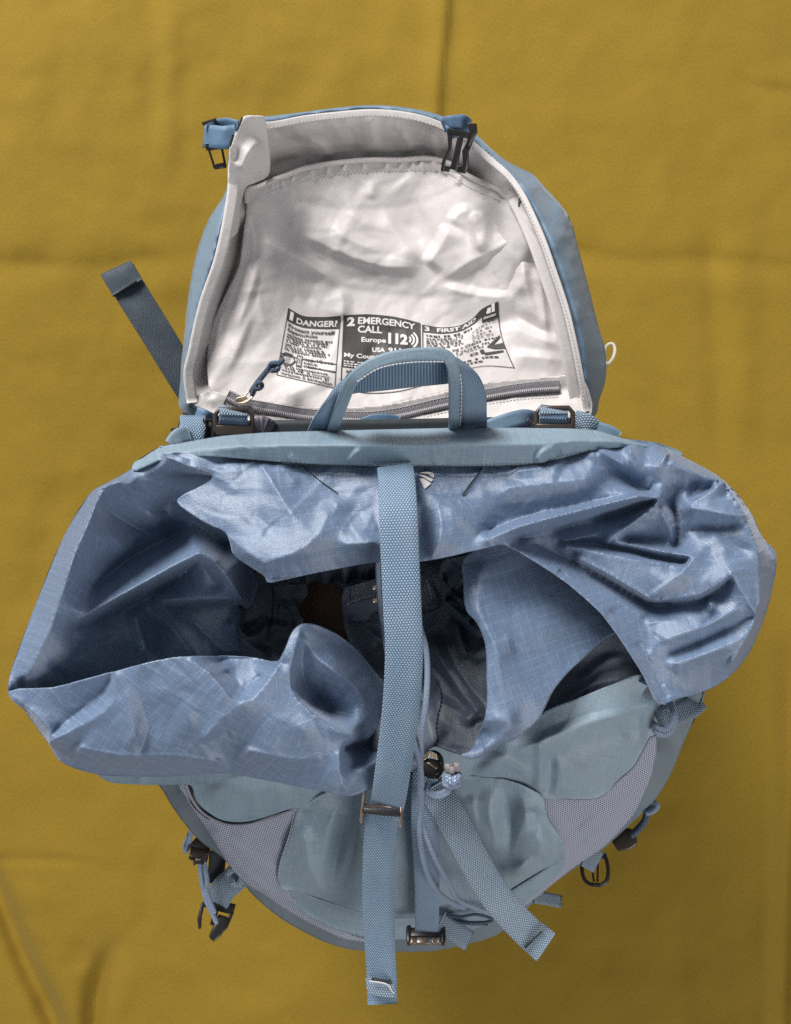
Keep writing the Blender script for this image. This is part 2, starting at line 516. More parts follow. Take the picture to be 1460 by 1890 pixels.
def mesh_fabric(name, base, hole, s=0.0022, hole_r=0.28):
    N = NT(name); t, u, v = N.uv(); co = t.outputs['UV']
    row = N.math('DIVIDE', v, s * 0.8); sh = N.math('MULTIPLY', N.math('MODULO', N.math('FLOOR', row), 2.0), 0.5)
    a = N.math('ABSOLUTE', N.math('SUBTRACT', N.math('FRACT', N.math('ADD', N.math('DIVIDE', u, s), sh)), 0.5))
    b = N.math('ABSOLUTE', N.math('SUBTRACT', N.math('FRACT', row), 0.5))
    d = N.math('SQRT', N.math('ADD', N.math('MULTIPLY', a, a), N.math('MULTIPLY', b, b)))
    m = N.ramp(d, hole_r - 0.06, hole_r + 0.08)
    c = N.mix(m, c4(hole), c4(base))
    N.lk(c, N.b.inputs['Base Color']); N.b.inputs['Roughness'].default_value = 0.6; N.b.inputs['Specular IOR Level'].default_value = 0.3
    N.lk(N.bump(m, 0.6, 0.0006), N.b.inputs['Normal'])
    return N.m

def plastic(name, base, rough=0.32):
    N = NT(name); t = N.new('ShaderNodeTexCoord')
    N.lk(N.mix(N.noise(t.outputs['Object'], 40, 3), c4(sc(base, .8)), c4(sc(base, 1.3))), N.b.inputs['Base Color']); N.b.inputs['Roughness'].default_value = rough
    N.lk(N.bump(N.noise(t.outputs['Object'], 900, 2), 0.15, 0.0003), N.b.inputs['Normal'])
    return N.m

def metal(name, base, rough=0.28):
    N = NT(name); t = N.new('ShaderNodeTexCoord')
    N.b.inputs['Base Color'].default_value = c4(base); N.b.inputs['Metallic'].default_value = 0.85
    N.lk(N.math('MULTIPLY_ADD', N.noise(t.outputs['Object'], 120, 3), 0.25, rough - .1), N.b.inputs['Roughness'])
    return N.m

def felt(name, base):
    N = NT(name); t, u, v = N.uv(); co = t.outputs['UV']
    k = 2 * math.pi / 0.0036
    tw = N.math('MULTIPLY_ADD', N.math('MULTIPLY', N.math('SINE', N.math('MULTIPLY', u, k)), N.math('SINE', N.math('MULTIPLY', v, k))), 0.5, 0.5)
    mp = N.new('ShaderNodeMapping'); mp.inputs['Scale'].default_value = (1.0, 0.35, 1); mp.inputs['Rotation'].default_value = (0, 0, 0.6); N.lk(co, mp.inputs[0])
    f1 = N.noise(mp.outputs[0], 900, 4, .7); f2 = N.noise(co, 260, 4, .65); f3 = N.noise(co, 12, 3)
    c = N.mix(N.ramp(f1, 0.3, 0.7), c4(sc(base, .70)), c4(sc(base, 1.30)))
    c = N.mix(N.ramp(f2, 0.32, 0.68), N.mix(.3, c, c4(sc(base, .7))), N.mix(.2, c, c4(sc(base, 1.35))))
    c = N.mix(N.math('MULTIPLY', tw, .40), c, c4(sc(base, 0.62)))
    c = N.mix(N.ramp(f3, 0.3, 0.7), c, N.mix(.10, c, c4(sc(base, 1.5))))
    N.lk(c, N.b.inputs['Base Color']); N.b.inputs['Roughness'].default_value = 0.9; N.b.inputs['Specular IOR Level'].default_value = 0.15
    N.b.inputs['Sheen Weight'].default_value = 0.08; N.b.inputs['Sheen Tint'].default_value = (1, .85, .5, 1)
    nr = N.bump(tw, 0.3, 0.0006); nr = N.bump(f1, 0.4, 0.0008, nr); nr = N.bump(f2, 0.12, 0.001, nr)
    N.lk(nr, N.b.inputs['Normal'])
    return N.m

COLLAR = (0.118, 0.172, 0.272)
M = dict(
    collar=ripstop('ripstop_blue', COLLAR, rough=0.35, spec=1.0, sheen=0.35, crk=.12, thread=.38),
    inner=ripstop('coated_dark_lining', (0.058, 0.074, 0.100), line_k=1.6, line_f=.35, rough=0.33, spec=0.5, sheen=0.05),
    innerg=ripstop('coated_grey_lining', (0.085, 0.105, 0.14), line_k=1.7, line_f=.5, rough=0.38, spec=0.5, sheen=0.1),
    body=ripstop('ripstop_grey_blue', (0.205, 0.278, 0.335), line_k=1.3, line_f=.4, sy=False, rough=0.36, spec=0.65, sheen=0.2, crk=.15),
    band=ripstop('ripstop_roll', (0.185, 0.255, 0.315), line_k=1.6, line_f=.55, sy=False, spacing=.0068, rough=0.42, spec=0.45, sheen=0.2, crk=.2),
    dark_body=plain_cloth('grey_blue_taslan', (0.140, 0.172, 0.198), rough=0.55),
    lid=plain_cloth('lid_blue', (0.135, 0.205, 0.285), rough=0.5, spec=.35, sheen=.15),
    white=plain_cloth('white_lining', (0.57, 0.525, 0.515), rough=0.46, spec=.4, bumpk=.22, var=.03),
    hem=plain_cloth('white_hem', (0.58, 0.54, 0.525), rough=0.5, spec=.3, bumpk=.3, var=.04),
    web=webbing('webbing_blue', (0.185, 0.285, 0.41)),
    webg=webbing('webbing_grey_blue', (0.20, 0.27, 0.345)),
    web_d=webbing('webbing_slate', (0.035, 0.055, 0.080), k=.7),
    rib=webbing('webbing_ribbed', (0.105, 0.185, 0.28), along=0.0021, ribs=True),
    smallweb=plain_cloth('tape_blue', (0.10, 0.175, 0.275), rough=.5, bumpk=.4),
    mesh=mesh_fabric('mesh_lilac', (0.37, 0.39, 0.475), (0.03, 0.035, 0.05), s=.0021, hole_r=.27),
    mesh2=mesh_fabric('mesh_lilac_flat', (0.33, 0.33, 0.385), (0.17, 0.17, 0.2), s=.0018),
    black=plastic('black_plastic', (0.016, 0.014, 0.014)),
    brown=plastic('dark_brown_plastic', (0.045, 0.033, 0.027), .28),
    bronze=metal('bronze_metal', (0.32, 0.24, 0.19), 0.3),
    gold=metal('pale_gold_metal', (0.72, 0.60, 0.45), 0.34),
    cord=webbing('cord_blue', (0.27, 0.35, 0.50), across=0.0016, along=0.0016),
    cordd=webbing('cord_navy', (0.045, 0.085, 0.15), across=0.0016, along=0.0016),
    thread=plain_cloth('thread_dark', (0.02, 0.025, 0.03)),
    threadl=plain_cloth('thread_pale', (0.62, 0.60, 0.60)),
    ink=plain_cloth('black_print', (0.045, 0.040, 0.040), rough=.5, bumpk=.1),
    inkw=plain_cloth('white_print', (0.66, 0.62, 0.60), rough=.5, bumpk=.1),
    zip=webbing('zip_tape', (0.30, 0.27, 0.29), across=0.001, along=0.001),
    coil=webbing('zip_coil', (0.34, 0.31, 0.33), across=0.02, along=0.0016, ribs=True),
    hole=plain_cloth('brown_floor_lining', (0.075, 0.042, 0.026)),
    purple=webbing('webbing_plum', (0.10, 0.085, 0.12), along=.0018, ribs=True),
    felt=felt('ochre_wool', (0.252, 0.160, 0.018)),
)

def stitches(name, path, mat, parent, gap=9.0, length=5.5, r=0.00035, R=None, dh=0.08):
    """a row of thread stitches along a path of the picture, lying on a relief"""
    P = np.asarray(path, float); q = cr(P, 8)
    L = np.concatenate([[0], np.cumsum(np.hypot(*np.diff(q[:, :2], axis=0).T))])
    g = Geo(); s = 0
    while s + length < L[-1]:
        pp = [[np.interp(s + k * length / 2, L, q[:, c]) for c in range(q.shape[1])] for k in range(3)]
        if R is not None: pp = [[a[0], a[1], float(R.at(a[0], a[1])) + dh] for a in pp]
        pp[1][2] += 0.03
        g.add(tube_geo(pp, r, smooth=False, seg=4)); s += gap
    return g.obj(name, mat, parent)
# ------------------------------------------------------------------ the cloth
G2 = 2.0
cloth_folds = [
    ([(828, -300), (824, 0), (812, 120), (800, 330)], 0.9, 8, 26, .1, G2),
    ([(850, -300), (846, 0), (850, 160)], -0.25, 16, 30, .2, G2),
    ([(270, -100), (285, 100), (278, 330)], -0.35, 16, 26, .3, G2),
    ([(310, -60), (318, 120), (300, 400)], 0.3, 18, 40, .3, G2),
    ([(40, -100), (55, 200), (30, 420)], 0.3, 40, 60, .3, G2),
    ([(960, 440), (1150, 480), (1300, 478), (1700, 520)], -0.30, 12, 24, .1, G2),
    ([(960, 500), (1150, 520), (1300, 520), (1700, 560)], 0.22, 22, 40, .1, G2),
    ([(-300, 470), (0, 486), (200, 488), (360, 470)], -0.22, 14, 24, .1, G2),
    ([(-300, 430), (0, 445), (360, 430)], 0.15, 30, 30, .1, G2),
    ([(1300, 340), (1318, 560), (1330, 900)], -0.5, 22, 26, .3, G2),
    ([(1345, 350), (1375, 600), (1370, 900)], 0.45, 26, 36, .3, G2),
    ([(1330, 120), (1400, 160), (1700, 170)], -0.35, 10, 24, .2, G2),
    ([(1455, 1150), (1458, 1400), (1448, 1650), (1440, 2100)], -1.0, 14, 20, .12, G2),
    ([(1415, 1200), (1425, 1500), (1412, 2100)], 0.4, 22, 24, .2, G2),
    ([(-40, 1560), (5, 1660), (50, 1770), (110, 1900), (180, 2150)], -2.2, 14, 24, .1, G2),
    ([(40, 1600), (80, 1720), (140, 1880), (210, 2100)], 0.55, 26, 36, .15, G2),
    ([(225, 1722), (195, 1780), (178, 1850), (160, 2050)], -2.0, 12, 22, .3, G2),
    ([(262, 1740), (235, 1810), (215, 1900), (200, 2050)], 0.4, 20, 30, .3, G2),
    ([(150, 1725), (145, 1800)], -0.4, 16, 20, .4, G2),
    ([(275, 1560), (280, 1620), (268, 1740)], -0.45, 14, 26, .3, G2),
    ([(-100, 1592), (60, 1585), (200, 1594)], -0.3, 6, 8, .3, G2),
    ([(100, 860), (85, 1000), (60, 1180)], -0.3, 26, 36, .3, G2),
    ([(1260, 1480), (1210, 1600), (1205, 1800)], 0.3, 40, 50, .3, G2),
    ([(640, 1800), (520, 1850), (330, 1900)], 0.3, 40, 50, .3, G2),
    ([(1230, 1700), (1260, 1800), (1255, 1990)], -0.3, 22, 30, .3, G2),
]
RC = Relief((-800, -900, 2300, 2500), 8, [[(-800, -900, 0), (2300, -900, 0), (2300, 2500, 0), (-800, 2500, 0), (-800, -900, 0)], [(700, -900, 0), (700, 2500, 0)]], cloth_folds, nz=0.10, seed=3)
cloth = sheet('cloth', RC, [(-790, -890), (2290, -890), (2290, 2490), (-790, 2490)], M['felt'], None, thick=0.25, smooth_outline=1, dh=-0.3)
cloth['label'] = 'ochre mustard woven cloth with soft creases spread behind the blue backpack'
cloth['category'] = 'cloth'

# ------------------------------------------------------------------ backpack root
pack = bpy.data.objects.new('backpack', None); col.objects.link(pack); pack.location = ROOT_LOC
pack['label'] = 'blue grey hiking backpack seen from above with its lid flipped open and collar spread wide'
pack['category'] = 'backpack'

def stuff(o): o['kind'] = 'stuff'; return o

# ------------------------------------------------------------------ lid
rim = [(345, 745, 37), (340, 690, 37.5), (347, 650, 37.8), (366, 560, 38.5), (395, 470, 39.2), (421, 350, 39.6), (424, 300, 39.8), (436, 240, 40.4), (452, 216, 40.5), (488, 217, 40), (497, 224, 39.5),
       (560, 211, 38.6), (620, 204, 38.3), (690, 199, 38.2), (760, 206, 38.2), (815, 222, 38.2), (870, 252, 38.2), (910, 287, 38.2), (945, 322, 38.4), (968, 352, 38.6), (990, 395, 38.8), (1012, 445, 39), (1032, 500, 39), (1052, 560, 38.8), (1068, 625, 38.5), (1081, 690, 38.0), (1092, 768, 37)]
shell_out = [(338, 765, 33), (333, 700, 32.5), (340, 620, 32.5), (348, 545, 32.5), (362, 470, 32.5), (385, 405, 33), (417, 352, 33.5), (421, 300, 35), (425, 262, 36), (436, 240, 38), (455, 222, 38), (500, 214, 36.5), (560, 207, 36), (620, 199, 35.8), (690, 194, 35.5), (760, 200, 35.5), (822, 216, 35.5), (875, 245, 35), (925, 290, 34), (960, 310, 33.5), (984, 322, 33), (1005, 345, 33), (1050, 398, 32.5), (1068, 460, 32), (1084, 520, 32), (1104, 600, 31.5), (1117, 645, 31.3), (1118, 700, 31.3), (1106, 738, 31.6), (1096, 770, 32.5)]
RS = Relief((310, 170, 1150, 830), 5, [rim, shell_out, [(345, 745, 37), (420, 752, 30), (600, 760, 29), (1000, 752, 30), (1092, 768, 37)], [(380, 720, 29), (400, 600, 29), (440, 460, 29), (470, 350, 30), (490, 270, 32), (560, 240, 32), (690, 225, 32), (800, 245, 32), (880, 300, 31), (960, 400, 30), (1010, 520, 30), (1045, 640, 30), (1060, 730, 30)], [(690, 420, 26), (700, 560, 26)],
      [(1000, 470, 35.5)], [(1030, 380, 36.0), (1052, 450, 36.2), (1075, 540, 36), (1095, 640, 35.5), (1098, 720, 34.5)], [(985, 335, 36), (972, 352, 38.2)]],
      [([(972, 340), (984, 326)], -0.6, 5, 6, .2), ([(1062, 470), (1090, 620), (1095, 740)], -0.35, 7, 8, .2, 2.0), ([(1040, 420), (1020, 470)], .3, 9, 14, .3), ([(1075, 560), (1062, 600)], .3, 9, 14, .3)], crinkle=.06, seed=5, rnd=1.2)
lid = sheet('lid', RS, [(a, b) for a, b, c in shell_out] + [(700, 790)], M['lid'], pack, thick=0.12, smooth_outline=3)
so = cr(np.array([(a, b, c) for a, b, c in shell_out]), 3)
ends = L3(so[:, 0], so[:, 1], so[:, 2]); ctr = np.array([0.0, 0.22, 0]); ends[:, :2] = ctr[:2] + (ends[:, :2] - ctr[:2]) * 0.72; ends[:, 2] = 0.17
skirt('side_wall', so, ends, M['lid'], lid, rows=8, bulge=0.015)
tp = [ctr + np.array([0, -.02, .16])] + list(ends)
mesh_obj('top_face', np.array(tp), [(0, i, i + 1) for i in range(1, len(tp) - 1)] + [(0, len(tp) - 1, 1)], M['lid'], lid, np.array(tp)[:, :2])

# white lining, a bowl inside the rim
inn = [(358, 742), (352, 690), (362, 640), (384, 560), (410, 470), (434, 350), (440, 300), (452, 245), (468, 228), (497, 228), (560, 216), (620, 209), (690, 204), (760, 210), (813, 226), (864, 256), (902, 290), (936, 326), (958, 357), (981, 400), (1002, 448), (1022, 503), (1041, 563), (1056, 628), (1067, 690), (1076, 757), (1000, 770), (900, 785), (760, 800), (600, 800), (500, 785), (420, 764)]
RL = Relief((320, 180, 1110, 830), 3, [[(a, b, c - .4) for a, b, c in rim],
      [(505, 245, 36.3), (560, 238, 37.0), (690, 226, 36.9), (800, 246, 36.9), (850, 275, 36.9)], [(510, 300, 33.6), (560, 285, 33.8), (640, 272, 34.2), (700, 268, 34.2), (760, 272, 34), (820, 280, 34.2)], [(470, 360, 33.6), (520, 340, 33.3), (700, 310, 33), (850, 330, 33)],
      [(450, 430, 34), (425, 530, 34), (395, 620, 34.5), (380, 700, 34.2)], [(1000, 500, 35.0), (1015, 560, 35), (1030, 640, 35), (1045, 700, 34.5)],
      [(700, 450, 30), (700, 600, 31)], [(400, 770, 36.2), (500, 787, 36.2), (640, 798, 36.2), (900, 785, 36.2), (1000, 768, 36.3), (1085, 764, 36.5)]],
      [([(560, 250), (600, 275), (615, 300)], .45, 8, 18, .3), ([(690, 205), (688, 250), (700, 280)], .35, 7, 12, .3), ([(640, 225), (655, 262), (650, 290)], -.35, 12, 12, .3), ([(740, 240), (752, 262), (760, 285)], .4, 8, 14, .3), ([(520, 255), (560, 262), (600, 250)], -.35, 9, 12, .3), ([(790, 235), (800, 270), (795, 290)], .35, 7, 12, .3)], crinkle=.10, seed=8)
sheet('lining', RL, inn, M['white'], lid, thick=0.05)

# inner pocket: a loose white panel with a gathered top edge
pk_edge = [(441, 490), (446, 455), (452, 410), (456, 372), (458, 347), (478, 341), (496, 333), (511, 326), (534, 318), (556, 309), (590, 301), (626, 296), (665, 292), (700, 291), (745, 291), (790, 288), (830, 297), (860, 318), (890, 333), (917, 345), (936, 362), (950, 378), (960, 398), (969, 417), (980, 432), (991, 444), (1005, 485), (1018, 540), (1032, 610), (1045, 690)]
pk = pk_edge + [(1028, 697), (960, 702), (901, 707), (800, 730), (700, 750), (640, 757), (575, 754), (492, 744), (430, 735), (390, 724), (384, 700), (384, 640), (392, 597), (415, 545)]
top_h = [(441, 490, 34.8), (452, 410, 36), (458, 347, 37), (511, 326, 36.3), (556, 309, 35.6), (626, 296, 35.4), (700, 291, 35.3), (790, 288, 35.3), (830, 297, 35.6), (890, 333, 36.2), (950, 378, 36.8), (991, 444, 36.8), (1018, 540, 36.2), (1045, 690, 36)]
RP_ = Relief((360, 270, 1070, 780), 3, [top_h, [(384, 640, 35.2), (384, 700, 35.4), (390, 724, 35.8), (492, 744, 36), (575, 754, 36), (700, 750, 36), (901, 707, 36), (1028, 697, 36.2)],
      [(470, 372, 36.5), (520, 350, 35.9), (600, 322, 35.2), (700, 315, 35), (800, 318, 35.1), (870, 345, 35.9), (940, 400, 36.4)],
      [(555, 372, 34.8), (680, 400, 34.6), (760, 420, 34.4)],
      [(470, 470, 35), (560, 520, 33.8), (690, 540, 33.5), (780, 550, 33.7), (880, 545, 34.4)], [(540, 600, 34.2), (700, 610, 33.8), (860, 600, 34.2), (960, 590, 35.2)]],
      [([(540, 430), (545, 400), (556, 372)], .2, 6, 16, .3),
       ([(544, 424), (620, 462), (700, 490), (786, 494)], .5, 44, 9, .2), ([(786, 493), (812, 455), (832, 415)], .6, 9, 26, .2), ([(472, 438), (520, 462), (590, 500), (625, 530)], .45, 9, 30, .25),
       ([(625, 530), (634, 560), (628, 595)], .4, 10, 24, .3), ([(590, 500), (575, 540), (560, 570)], -.25, 10, 16, .3), ([(806, 524), (870, 482), (930, 452), (972, 424)], .5, 22, 9, .25),
       ([(806, 524), (880, 545), (955, 548)], .45, 8, 26, .25), ([(832, 415), (850, 392), (872, 388)], .3, 8, 18, .25), ([(872, 388), (880, 440), (888, 472)], .45, 16, 7, .25), ([(902, 350), (896, 410), (889, 470)], .4, 8, 18, .25),
       ([(955, 548), (965, 500), (960, 465)], .35, 8, 16, .25), ([(930, 590), (990, 622), (1040, 640)], .4, 8, 18, .3), ([(935, 565), (980, 600), (1030, 620)], -.25, 10, 14, .3),
       ([(940, 655), (1000, 660), (1040, 668)], .3, 8, 14, .3), ([(560, 600), (540, 660), (470, 720)], -.2, 18, 24, .3), ([(490, 480), (480, 560), (500, 640)], .3, 14, 34, .3), ([(620, 690), (560, 720), (520, 735)], .2, 10, 16, .3), ([(455, 390), (470, 430), (468, 480)], .4, 8, 20, .2),
       ([(455, 400), (448, 470), (420, 560), (396, 640)], .45, 6, 16, .25), ([(482, 470), (462, 540), (432, 620)], .4, 7, 18, .3), ([(470, 560), (440, 640), (410, 700)], .3, 7, 16, .3), ([(992, 470), (1002, 560), (1012, 640)], .4, 6, 14, .3), ([(965, 470), (972, 530), (992, 600)], .4, 7, 16, .3), ([(600, 400), (640, 440), (720, 470)], .3, 10, 24, .3), ([(700, 380), (740, 440), (786, 488)], .35, 8, 22, .3), ([(740, 340), (765, 400), (780, 480)], -.3, 26, 30, .3), ([(690, 330), (685, 370)], .2, 8, 14, .3), ([(640, 335), (650, 390), (690, 440)], .25, 14, 30, .3)]
      + [([(x, y), (x + dx, y + 22)], .28, 3, 5, .2) for x, y, dx in ((500, 332, 6), (520, 328, 8), (545, 318, -4), (575, 309, 6), (606, 303, 3), (640, 298, -3), (672, 295, 4), (715, 294, 2), (744, 294, -3), (762, 293, 3), (778, 293, 2), (800, 294, 4), (822, 300, -4), (850, 320, -5))], crinkle=.10, seed=11, rnd=0.9, flat=.15)
pocket = sheet('inner_pocket', RP_, pk, M['white'], pack, ang=.3, thick=0.06)
ph = [(a, b, float(RP_.at(a, b + 3)) + .12) for a, b in pk_edge[3:26]]
tube('gathered_edge', [(a, b + 4, c) for a, b, c in ph], 0.0024, M['white'], pocket, seg=6, flat=.5)
stuff(stitches('stitching', [(a + (2 if b > 340 else 0), b + 24) for a, b in pk_edge[6:21]], M['threadl'], pocket, gap=7, length=4.5, R=RP_, dh=.04))

# hem round the rim
hemp = [(x + dx, y + dy, h - .15) for (x, y, h), (dx, dy) in zip(rim[:9], [(10, -2), (9, 0), (10, 2), (11, 3), (12, 4), (9, 4), (8, 2), (8, 8), (8, 12)])]
ribbon('hem', hemp, 0.0090, M['hem'], lid, thick=0.0022, roll=-.15)
hemr = [(455, 231, 39.8), (500, 231, 38.9), (560, 220, 38.2), (620, 213, 37.9), (690, 208, 37.8), (760, 215, 37.8), (812, 231, 37.8), (864, 261, 37.8), (902, 293, 37.9), (938, 325, 38.2), (961, 356, 38.4), (982, 398, 38.6), (1003, 447, 38.8), (1022, 502, 38.8), (1042, 562, 38.6), (1058, 627, 38.3), (1071, 692, 37.8), (1084, 764, 36.9)]
hem2 = ribbon('hem', hemr, 0.0052, M['hem'], lid, thick=0.0012, roll=.2)
ribbon('hem', [(a - 16, b + 6, c - .9) for a, b, c in hemr[10:]], 0.0095, M['white'], lid, thick=0.0015, roll=.3)
stuff(stitches('stitching', [(a - 1, b + 5, c + .17) for a, b, c in hemr[1:]], M['threadl'], lid, gap=7, length=4.5, r=.0003))
# stiff white corner fold at the upper left of the rim
cf_out = [(424, 300), (425, 272), (437, 240), (450, 215), (470, 213), (487, 215), (491, 226), (494, 250), (498, 280), (499, 305), (495, 325), (470, 338), (455, 345), (445, 380), (438, 430), (420, 440), (420, 350)]
RF = Relief((405, 195, 520, 460), 3, [[(424, 300, 40.6), (427, 268, 41), (437, 240, 41.4), (450, 215, 41.2), (487, 215, 40.6)], [(499, 305, 37.6), (496, 330, 36.4)], [(487, 215, 40.6), (494, 250, 39.2), (499, 305, 37.6)], [(452, 345, 37.8), (438, 430, 38.2)], [(440, 300, 40.2), (436, 350, 39.6), (424, 430, 39.3)], [(462, 270, 40.8), (446, 312, 40.2)]],
      [([(432, 272), (436, 285), (434, 300)], -.35, 5, 6, .2), ([(478, 255), (455, 290), (443, 320)], .45, 12, 9, .2)], crinkle=.05, seed=4, rnd=1.5)
sheet('corner_fold', RF, cf_out, M['hem'], lid, thick=0.12, smooth_outline=3)
ribbon('stitch_bar', [(447, 217, 41.45), (440, 235, 41.5), (436, 242, 41.5)], 0.0015, M['thread'], lid, thick=.001)
ribbon('stitch_bar', [(431, 249, 41.4), (424, 270, 41.2)], 0.0018, M['thread'], lid, thick=.001)

# base strip below the pocket with the zip
zs = [(352, 742), (384, 722), (440, 735), (492, 742), (575, 752), (700, 748), (800, 728), (901, 705), (1028, 694), (1062, 690), (1078, 700), (1092, 766), (1040, 772), (1000, 766), (900, 786), (800, 800), (640, 802), (560, 796), (505, 788), (440, 772), (395, 764)]
RZ = Relief((335, 680, 1105, 815), 3, [[(352, 742, 36.9), (440, 735, 36.2), (575, 752, 36.3), (800, 728, 36.3), (901, 705, 36.3), (1028, 694, 36.4), (1070, 690, 36.8)], [(400, 758, 36.2), (500, 764, 36), (640, 772, 35.9), (800, 756, 35.9), (900, 733, 35.9), (1040, 720, 36)], [(395, 766, 37), (505, 788, 36.9), (640, 800, 36.9), (900, 786, 36.9), (1000, 768, 37), (1092, 766, 37.2)]],
      [([(420, 760), (470, 775), (520, 780)], .25, 5, 8, .3), ([(940, 770), (1000, 755), (1060, 745)], .2, 6, 9, .3), ([(1062, 690), (1068, 715), (1085, 745)], -.5, 5, 7, .2), ([(370, 705), (386, 722), (392, 735)], -.5, 6, 7, .2)], crinkle=.07, seed=14)
sheet('zip_border', RZ, zs, M['hem'], lid, thick=.12, smooth_outline=3)
def onZ(p, d): return [(a, b, float(RZ.at(a, b)) + d) for a, b in p]
zp = [(418, 733), (450, 748), (500, 758), (560, 768), (610, 772), (680, 774), (740, 766), (800, 752), (850, 741), (900, 732), (940, 725), (985, 719), (1032, 716)]
zip_ = ribbon('zipper', onZ(zp, .12), 0.0128, M['zip'], pack, thick=.0012)
tube('zip_coil', onZ([(a, b + 2) for a, b in zp], .22), 0.0019, M['coil'], zip_, seg=8, n=8)
for dv in (-14, 14):
    stuff(stitches('stitching', [(a, b + dv, c + .25) for a, b, c in onZ(zp, 0)], M['threadl'], zip_, gap=6.5, length=4, r=.0003))
g = Geo(); pl = Plane2(446, 738, 37.0, ang=-.35)
g.add(pl.prism([(-4.5, -2.6), (3, -3.4), (5, 0), (3, 3.4), (-4.5, 2.6)], -1.5, 2.0)); g.add(pl.path([(-5, 0, 2), (-1, 2.5, 3.6), (5, 2.2, 3.6), (12.5, -1.5, 3.4), (14, -4.5, 3.2), (9, -5, 3.4), (3, -1.8, 3.6), (-3, -2, 3)], 0.75, closed=True))
g.obj('slider', M['gold'], zip_, bevel=.0004)
g = Geo()
for off in (0, 6): g.add(tube_geo([(462 + off * .4, 724 + off, 37.8), (474, 706 + off * .6, 38.3), (487, 690 + off * .5, 38.4), (499, 676 + off * .5, 38.2), (508, 672, 38)], .0018))
for a in range(5):
    an = a * 1.3; g.add(tube_geo([(506 + 8 * math.cos(an + t), 677 + 7 * math.sin(an * .7 + t), 38.1 + .35 * math.sin(t * 2 + an)) for t in np.linspace(0, 4.5, 8)], .0021))
g.add(tube_geo([(472, 712, 38.6), (480, 706, 38.8), (484, 712, 38.6), (476, 718, 38.6)], .0018, closed=True)); g.add(tube_geo([(510, 674, 38.2), (518, 669, 38.1), (522, 664, 37.8)], .0021))
g.obj('pull_cord', M['cordd'], zip_)
# dark tack stitches at the corners, dark slit at the right, ring on the outer zip
ribbon('stitch_bar', [(351, 750, 37.6), (372, 757, 37.5), (393, 764, 37.3)], .0018, M['thread'], lid, thick=.001)
ribbon('stitch_bar', [(1060, 767, 37.6), (1088, 760, 37.7)], .0016, M['thread'], lid, thick=.001)
RSl = [(957, 366), (966, 362), (972, 366), (972, 378), (990, 402), (986, 414), (992, 444), (980, 428), (966, 402), (956, 384)]
RQ = Relief((945, 350, 1000, 455), 2, [[(957, 366, 38.0), (972, 366, 38.1), (990, 402, 38.2), (992, 444, 37.6), (966, 402, 37.6), (957, 384, 37.6)]], [([(964, 370), (980, 410)], -.3, 5, 5, .2)], rnd=1)
sheet('dark_slit', RQ, RSl, plain_cloth('slit_grey', (.12, .11, .115)), lid, smooth_outline=1, thick=.05)  # grey patch gives the dark of the slit by its colour
g = Geo(); pl = Plane2(1122, 655, 31.8, tip=.4)
g.add(pl.path([(-2, -8, 0), (3, -10, 1), (5.5, -6, 1), (4.5, 3, 1), (0, 8.5, 0), (-2, 6, 0)], 1.5, closed=True, seg=8))
g.obj('ring_pull', plastic('ivory_plastic', (.62, .55, .44), .4), lid)
ribbon('tape_tab', [(668, 778, 37.5), (690, 771, 37.7), (712, 771, 37.7), (738, 774, 37.4)], .0058, M['smallweb'], lid, thick=.001)

# rim strap with a buckle at the left, clip at the right
bl = ribbon('buckle_strap', [(440, 236, 40.6), (415, 231, 40.2), (396, 238, 39.6), (386, 246, 39)], .0105, M['smallweb'], pack, roll=.2)
ribbon('webbing', [(436, 252, 40.6), (412, 254, 40.6), (392, 252, 40.2), (380, 252, 39.6), (377, 252, 38.9)], .0165, M['smallweb'], bl, roll=-.2)
g = Geo(); pl = Plane2(397, 272, 39.6, ang=-.12)
g.add(pl.path([(-6, -17, -1), (4, -19, -1), (10, -9, -1)], 1.4, seg=6, smooth=False))
g.add(pl.path([(-5, 1, 0), (5, 1, 0), (5, 14, 0), (-3.5, 14, 0)], 1.3, closed=True, smooth=False, seg=6, flat=1.2)); g.add(pl.box(-7, -3.5, 7, 1.5, -2, 2)); g.add(pl.box(-3.5, 11.5, 5.5, 15.5, -2, 2))
g.obj('buckle', M['black'], bl, bevel=.0006)
br = ribbon('buckle_strap', [(818, 232, 39.0), (826, 228, 39.9), (842, 226, 40.1), (857, 227, 39.9), (862, 232, 39.0)], .0105, M['smallweb'], pack)
ribbon('webbing', [(838, 218, 38.6), (841, 226, 39.8), (845, 240, 39.6), (847, 250, 38.8)], .0170, M['smallweb'], br, roll=.1)
g = Geo(); pl = Plane2(848, 262, 39.9, ang=.20)
g.add(pl.box(-11, -8, 9, -3.5, -2, 2.4)); g.add(pl.prism([(3, -14), (10, -15), (12, -9), (8.5, 2), (5, 2), (6, -8)], -1, 3.4))
for s0, k in ((-1, 1.0), (1, .92)):
    g.add(pl.prism([(s0 * 8.5 - 2.1, -4), (s0 * 8.5 + 2.1, -4), (s0 * 6.8 + 2, 6 * k), (s0 * 9.3 + 2, 16 * k), (s0 * 8.2 + 1.8, 23 * k), (s0 * 7.5 - 2.2, 23 * k), (s0 * 8.2 - 2, 16 * k), (s0 * 5.5 - 2, 6 * k)], -1.5, 2.2))
g.add(pl.prism([(-2.4, -4), (2.4, -4), (2.6, 12), (3.6, 20), (-3.2, 20), (-2.4, 12)], -1, 3)); g.add(pl.box(-9, 18.5, -2.6, 22.5, -1.2, 1.8)); g.add(pl.box(2.6, 17, 8, 21, -1.2, 1.8))
g.obj('clip', M['black'], br, bevel=.0008)

